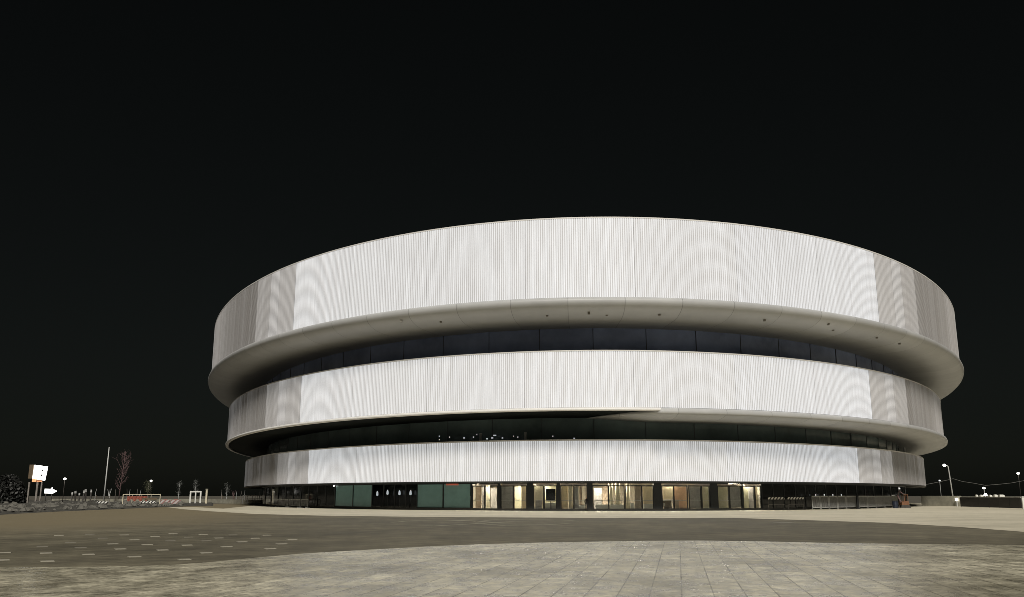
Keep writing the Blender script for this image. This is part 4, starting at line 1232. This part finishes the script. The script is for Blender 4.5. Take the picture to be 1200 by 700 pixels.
# floodlight behind the hoarding and pale bags
Y = 225; p = at(1156, Y)
o = thing('floodlight', 'bright low floodlight shining over the black hoarding', 'floodlight', (p.x, p.y, 0))
mb = MB(); mb.box(-.06, -.06, 0, .06, .06, hz(581.5, Y)); mb.build('pole', M['steel'], o)
mb = MB(); z0 = hz(581.4, Y); mb.hexa([(-.5, -.15, z0), (.5, -.15, z0), (.5, .15, z0), (-.5, .15, z0), (-.22, -.15, z0 + .55), (.22, -.15, z0 + .55), (.22, .15, z0 + .55), (-.22, .15, z0 + .55)]); mb.build('lamp_head', M['lamp_white'], o)
for i, (u0, u1, v) in enumerate(((1144, 1147, 579.8), (1149, 1153, 580), (1160, 1163.5, 580), (1165.5, 1170, 579.7), (1171.5, 1178, 579.8))):
    Y = 200; q = at(u0, Y); w = at(u1, Y).x - q.x; h = hz(v, Y)
    o = thing('site_bag', 'pale bulk bag on a pallet seen over the top of the black hoarding', 'bag', (q.x, q.y, 0), group='pale bulk bags behind the hoarding')
    mb = MB(); mb.box(0, -.4, 0, w, .4, .3); mb.build('pallet', M['brown'], o)
    mb = MB(); mb.hexa([(0.02, -.4, .3), (w - .02, -.4, .3), (w - .02, .4, .3), (.02, .4, .3), (.08, -.3, h), (w - .08, -.3, h - .1), (w - .08, .3, h), (.08, .3, h - .05)]); mb.build('bag', M['white'], o)
# overhead cable
Y = 228
pts = []
ctrl = [(1080, 569), (1098, 565.5), (1117, 561.2), (1128, 564.5), (1140, 566.3), (1155, 569), (1170, 567.8), (1185, 566.2), (1200, 563.5), (1225, 558)]
for u, v in ctrl:
    q = at(u, Y, hz(v, Y)); pts.append(q)
mb = MB(); mb.tube(pts, .05, 5); tag(mb.build('cable', M['cable']), 'thin slack overhead cable strung past the tall street lamp', 'cable')
p = at(1225, Y)
o = thing('cable_pole', 'dark pole carrying the slack cable beyond the hoarding', 'pole', (p.x, p.y, 0))
mb = MB(); mb.tube([(0, 0, 0), (0, 0, hz(556, Y))], [.16, .1], 8); mb.build('pole', M['dark_post'], o)
mb = MB(); mb.box(-.4, -.06, hz(558, Y) - .3, .4, .06, hz(558, Y) - .15); mb.build('crossarm', M['dark_post'], o)

# ------------------------------------------------------------------ light
SUN_EL, SUN_AZ = math.radians(42), math.radians(180)      # azimuth measured from +Y clockwise: light comes from behind the camera
sd_ = bpy.data.lights.new('plaza_fill', 'SUN')  # added sun lamp standing in for the plaza's ambient lighting
sd_.energy = 3.4; sd_.angle = math.radians(12); sd_.color = (1.0, 0.95, 0.86)
so = bpy.data.objects.new('plaza_fill', sd_); COL.objects.link(so)
dirv = Vector((math.sin(SUN_AZ) * math.cos(SUN_EL), math.cos(SUN_AZ) * math.cos(SUN_EL), math.sin(SUN_EL)))
so.rotation_euler = dirv.to_track_quat('Z', 'Y').to_euler()
so.location = (0, -60, 60)

W = bpy.data.worlds.new('World'); S.world = W; W.use_nodes = True
nt = W.node_tree; N, L = nt.nodes, nt.links
bg = N['Background']
sky = N.new('ShaderNodeTexSky'); sky.sky_type = 'NISHITA'; sky.sun_disc = False
sky.sun_elevation = SUN_EL; sky.sun_rotation = SUN_AZ
mx = N.new('ShaderNodeMix'); mx.data_type = 'RGBA'; mx.blend_type = 'MULTIPLY'; mx.inputs[0].default_value = 1
mx.inputs[7].default_value = (0.93, 1.0, 0.84, 1)
hs = N.new('ShaderNodeHueSaturation'); hs.inputs['Saturation'].default_value = 0.4
L.new(sky.outputs['Color'], hs.inputs['Color']); L.new(hs.outputs['Color'], mx.inputs[6]); L.new(mx.outputs[2], bg.inputs['Color'])
bg.inputs['Strength'].default_value = 0.0012

S.view_settings.view_transform = 'Standard'
S.view_settings.look = 'None'
S.view_settings.exposure = 0.0
S.view_settings.gamma = 1.0
S.cycles.use_denoising = True
S.cycles.filter_width = 0.8
S.cycles.max_bounces = 6
S.cycles.sample_clamp_indirect = 4.0
S.cycles.transparent_max_bounces = 8
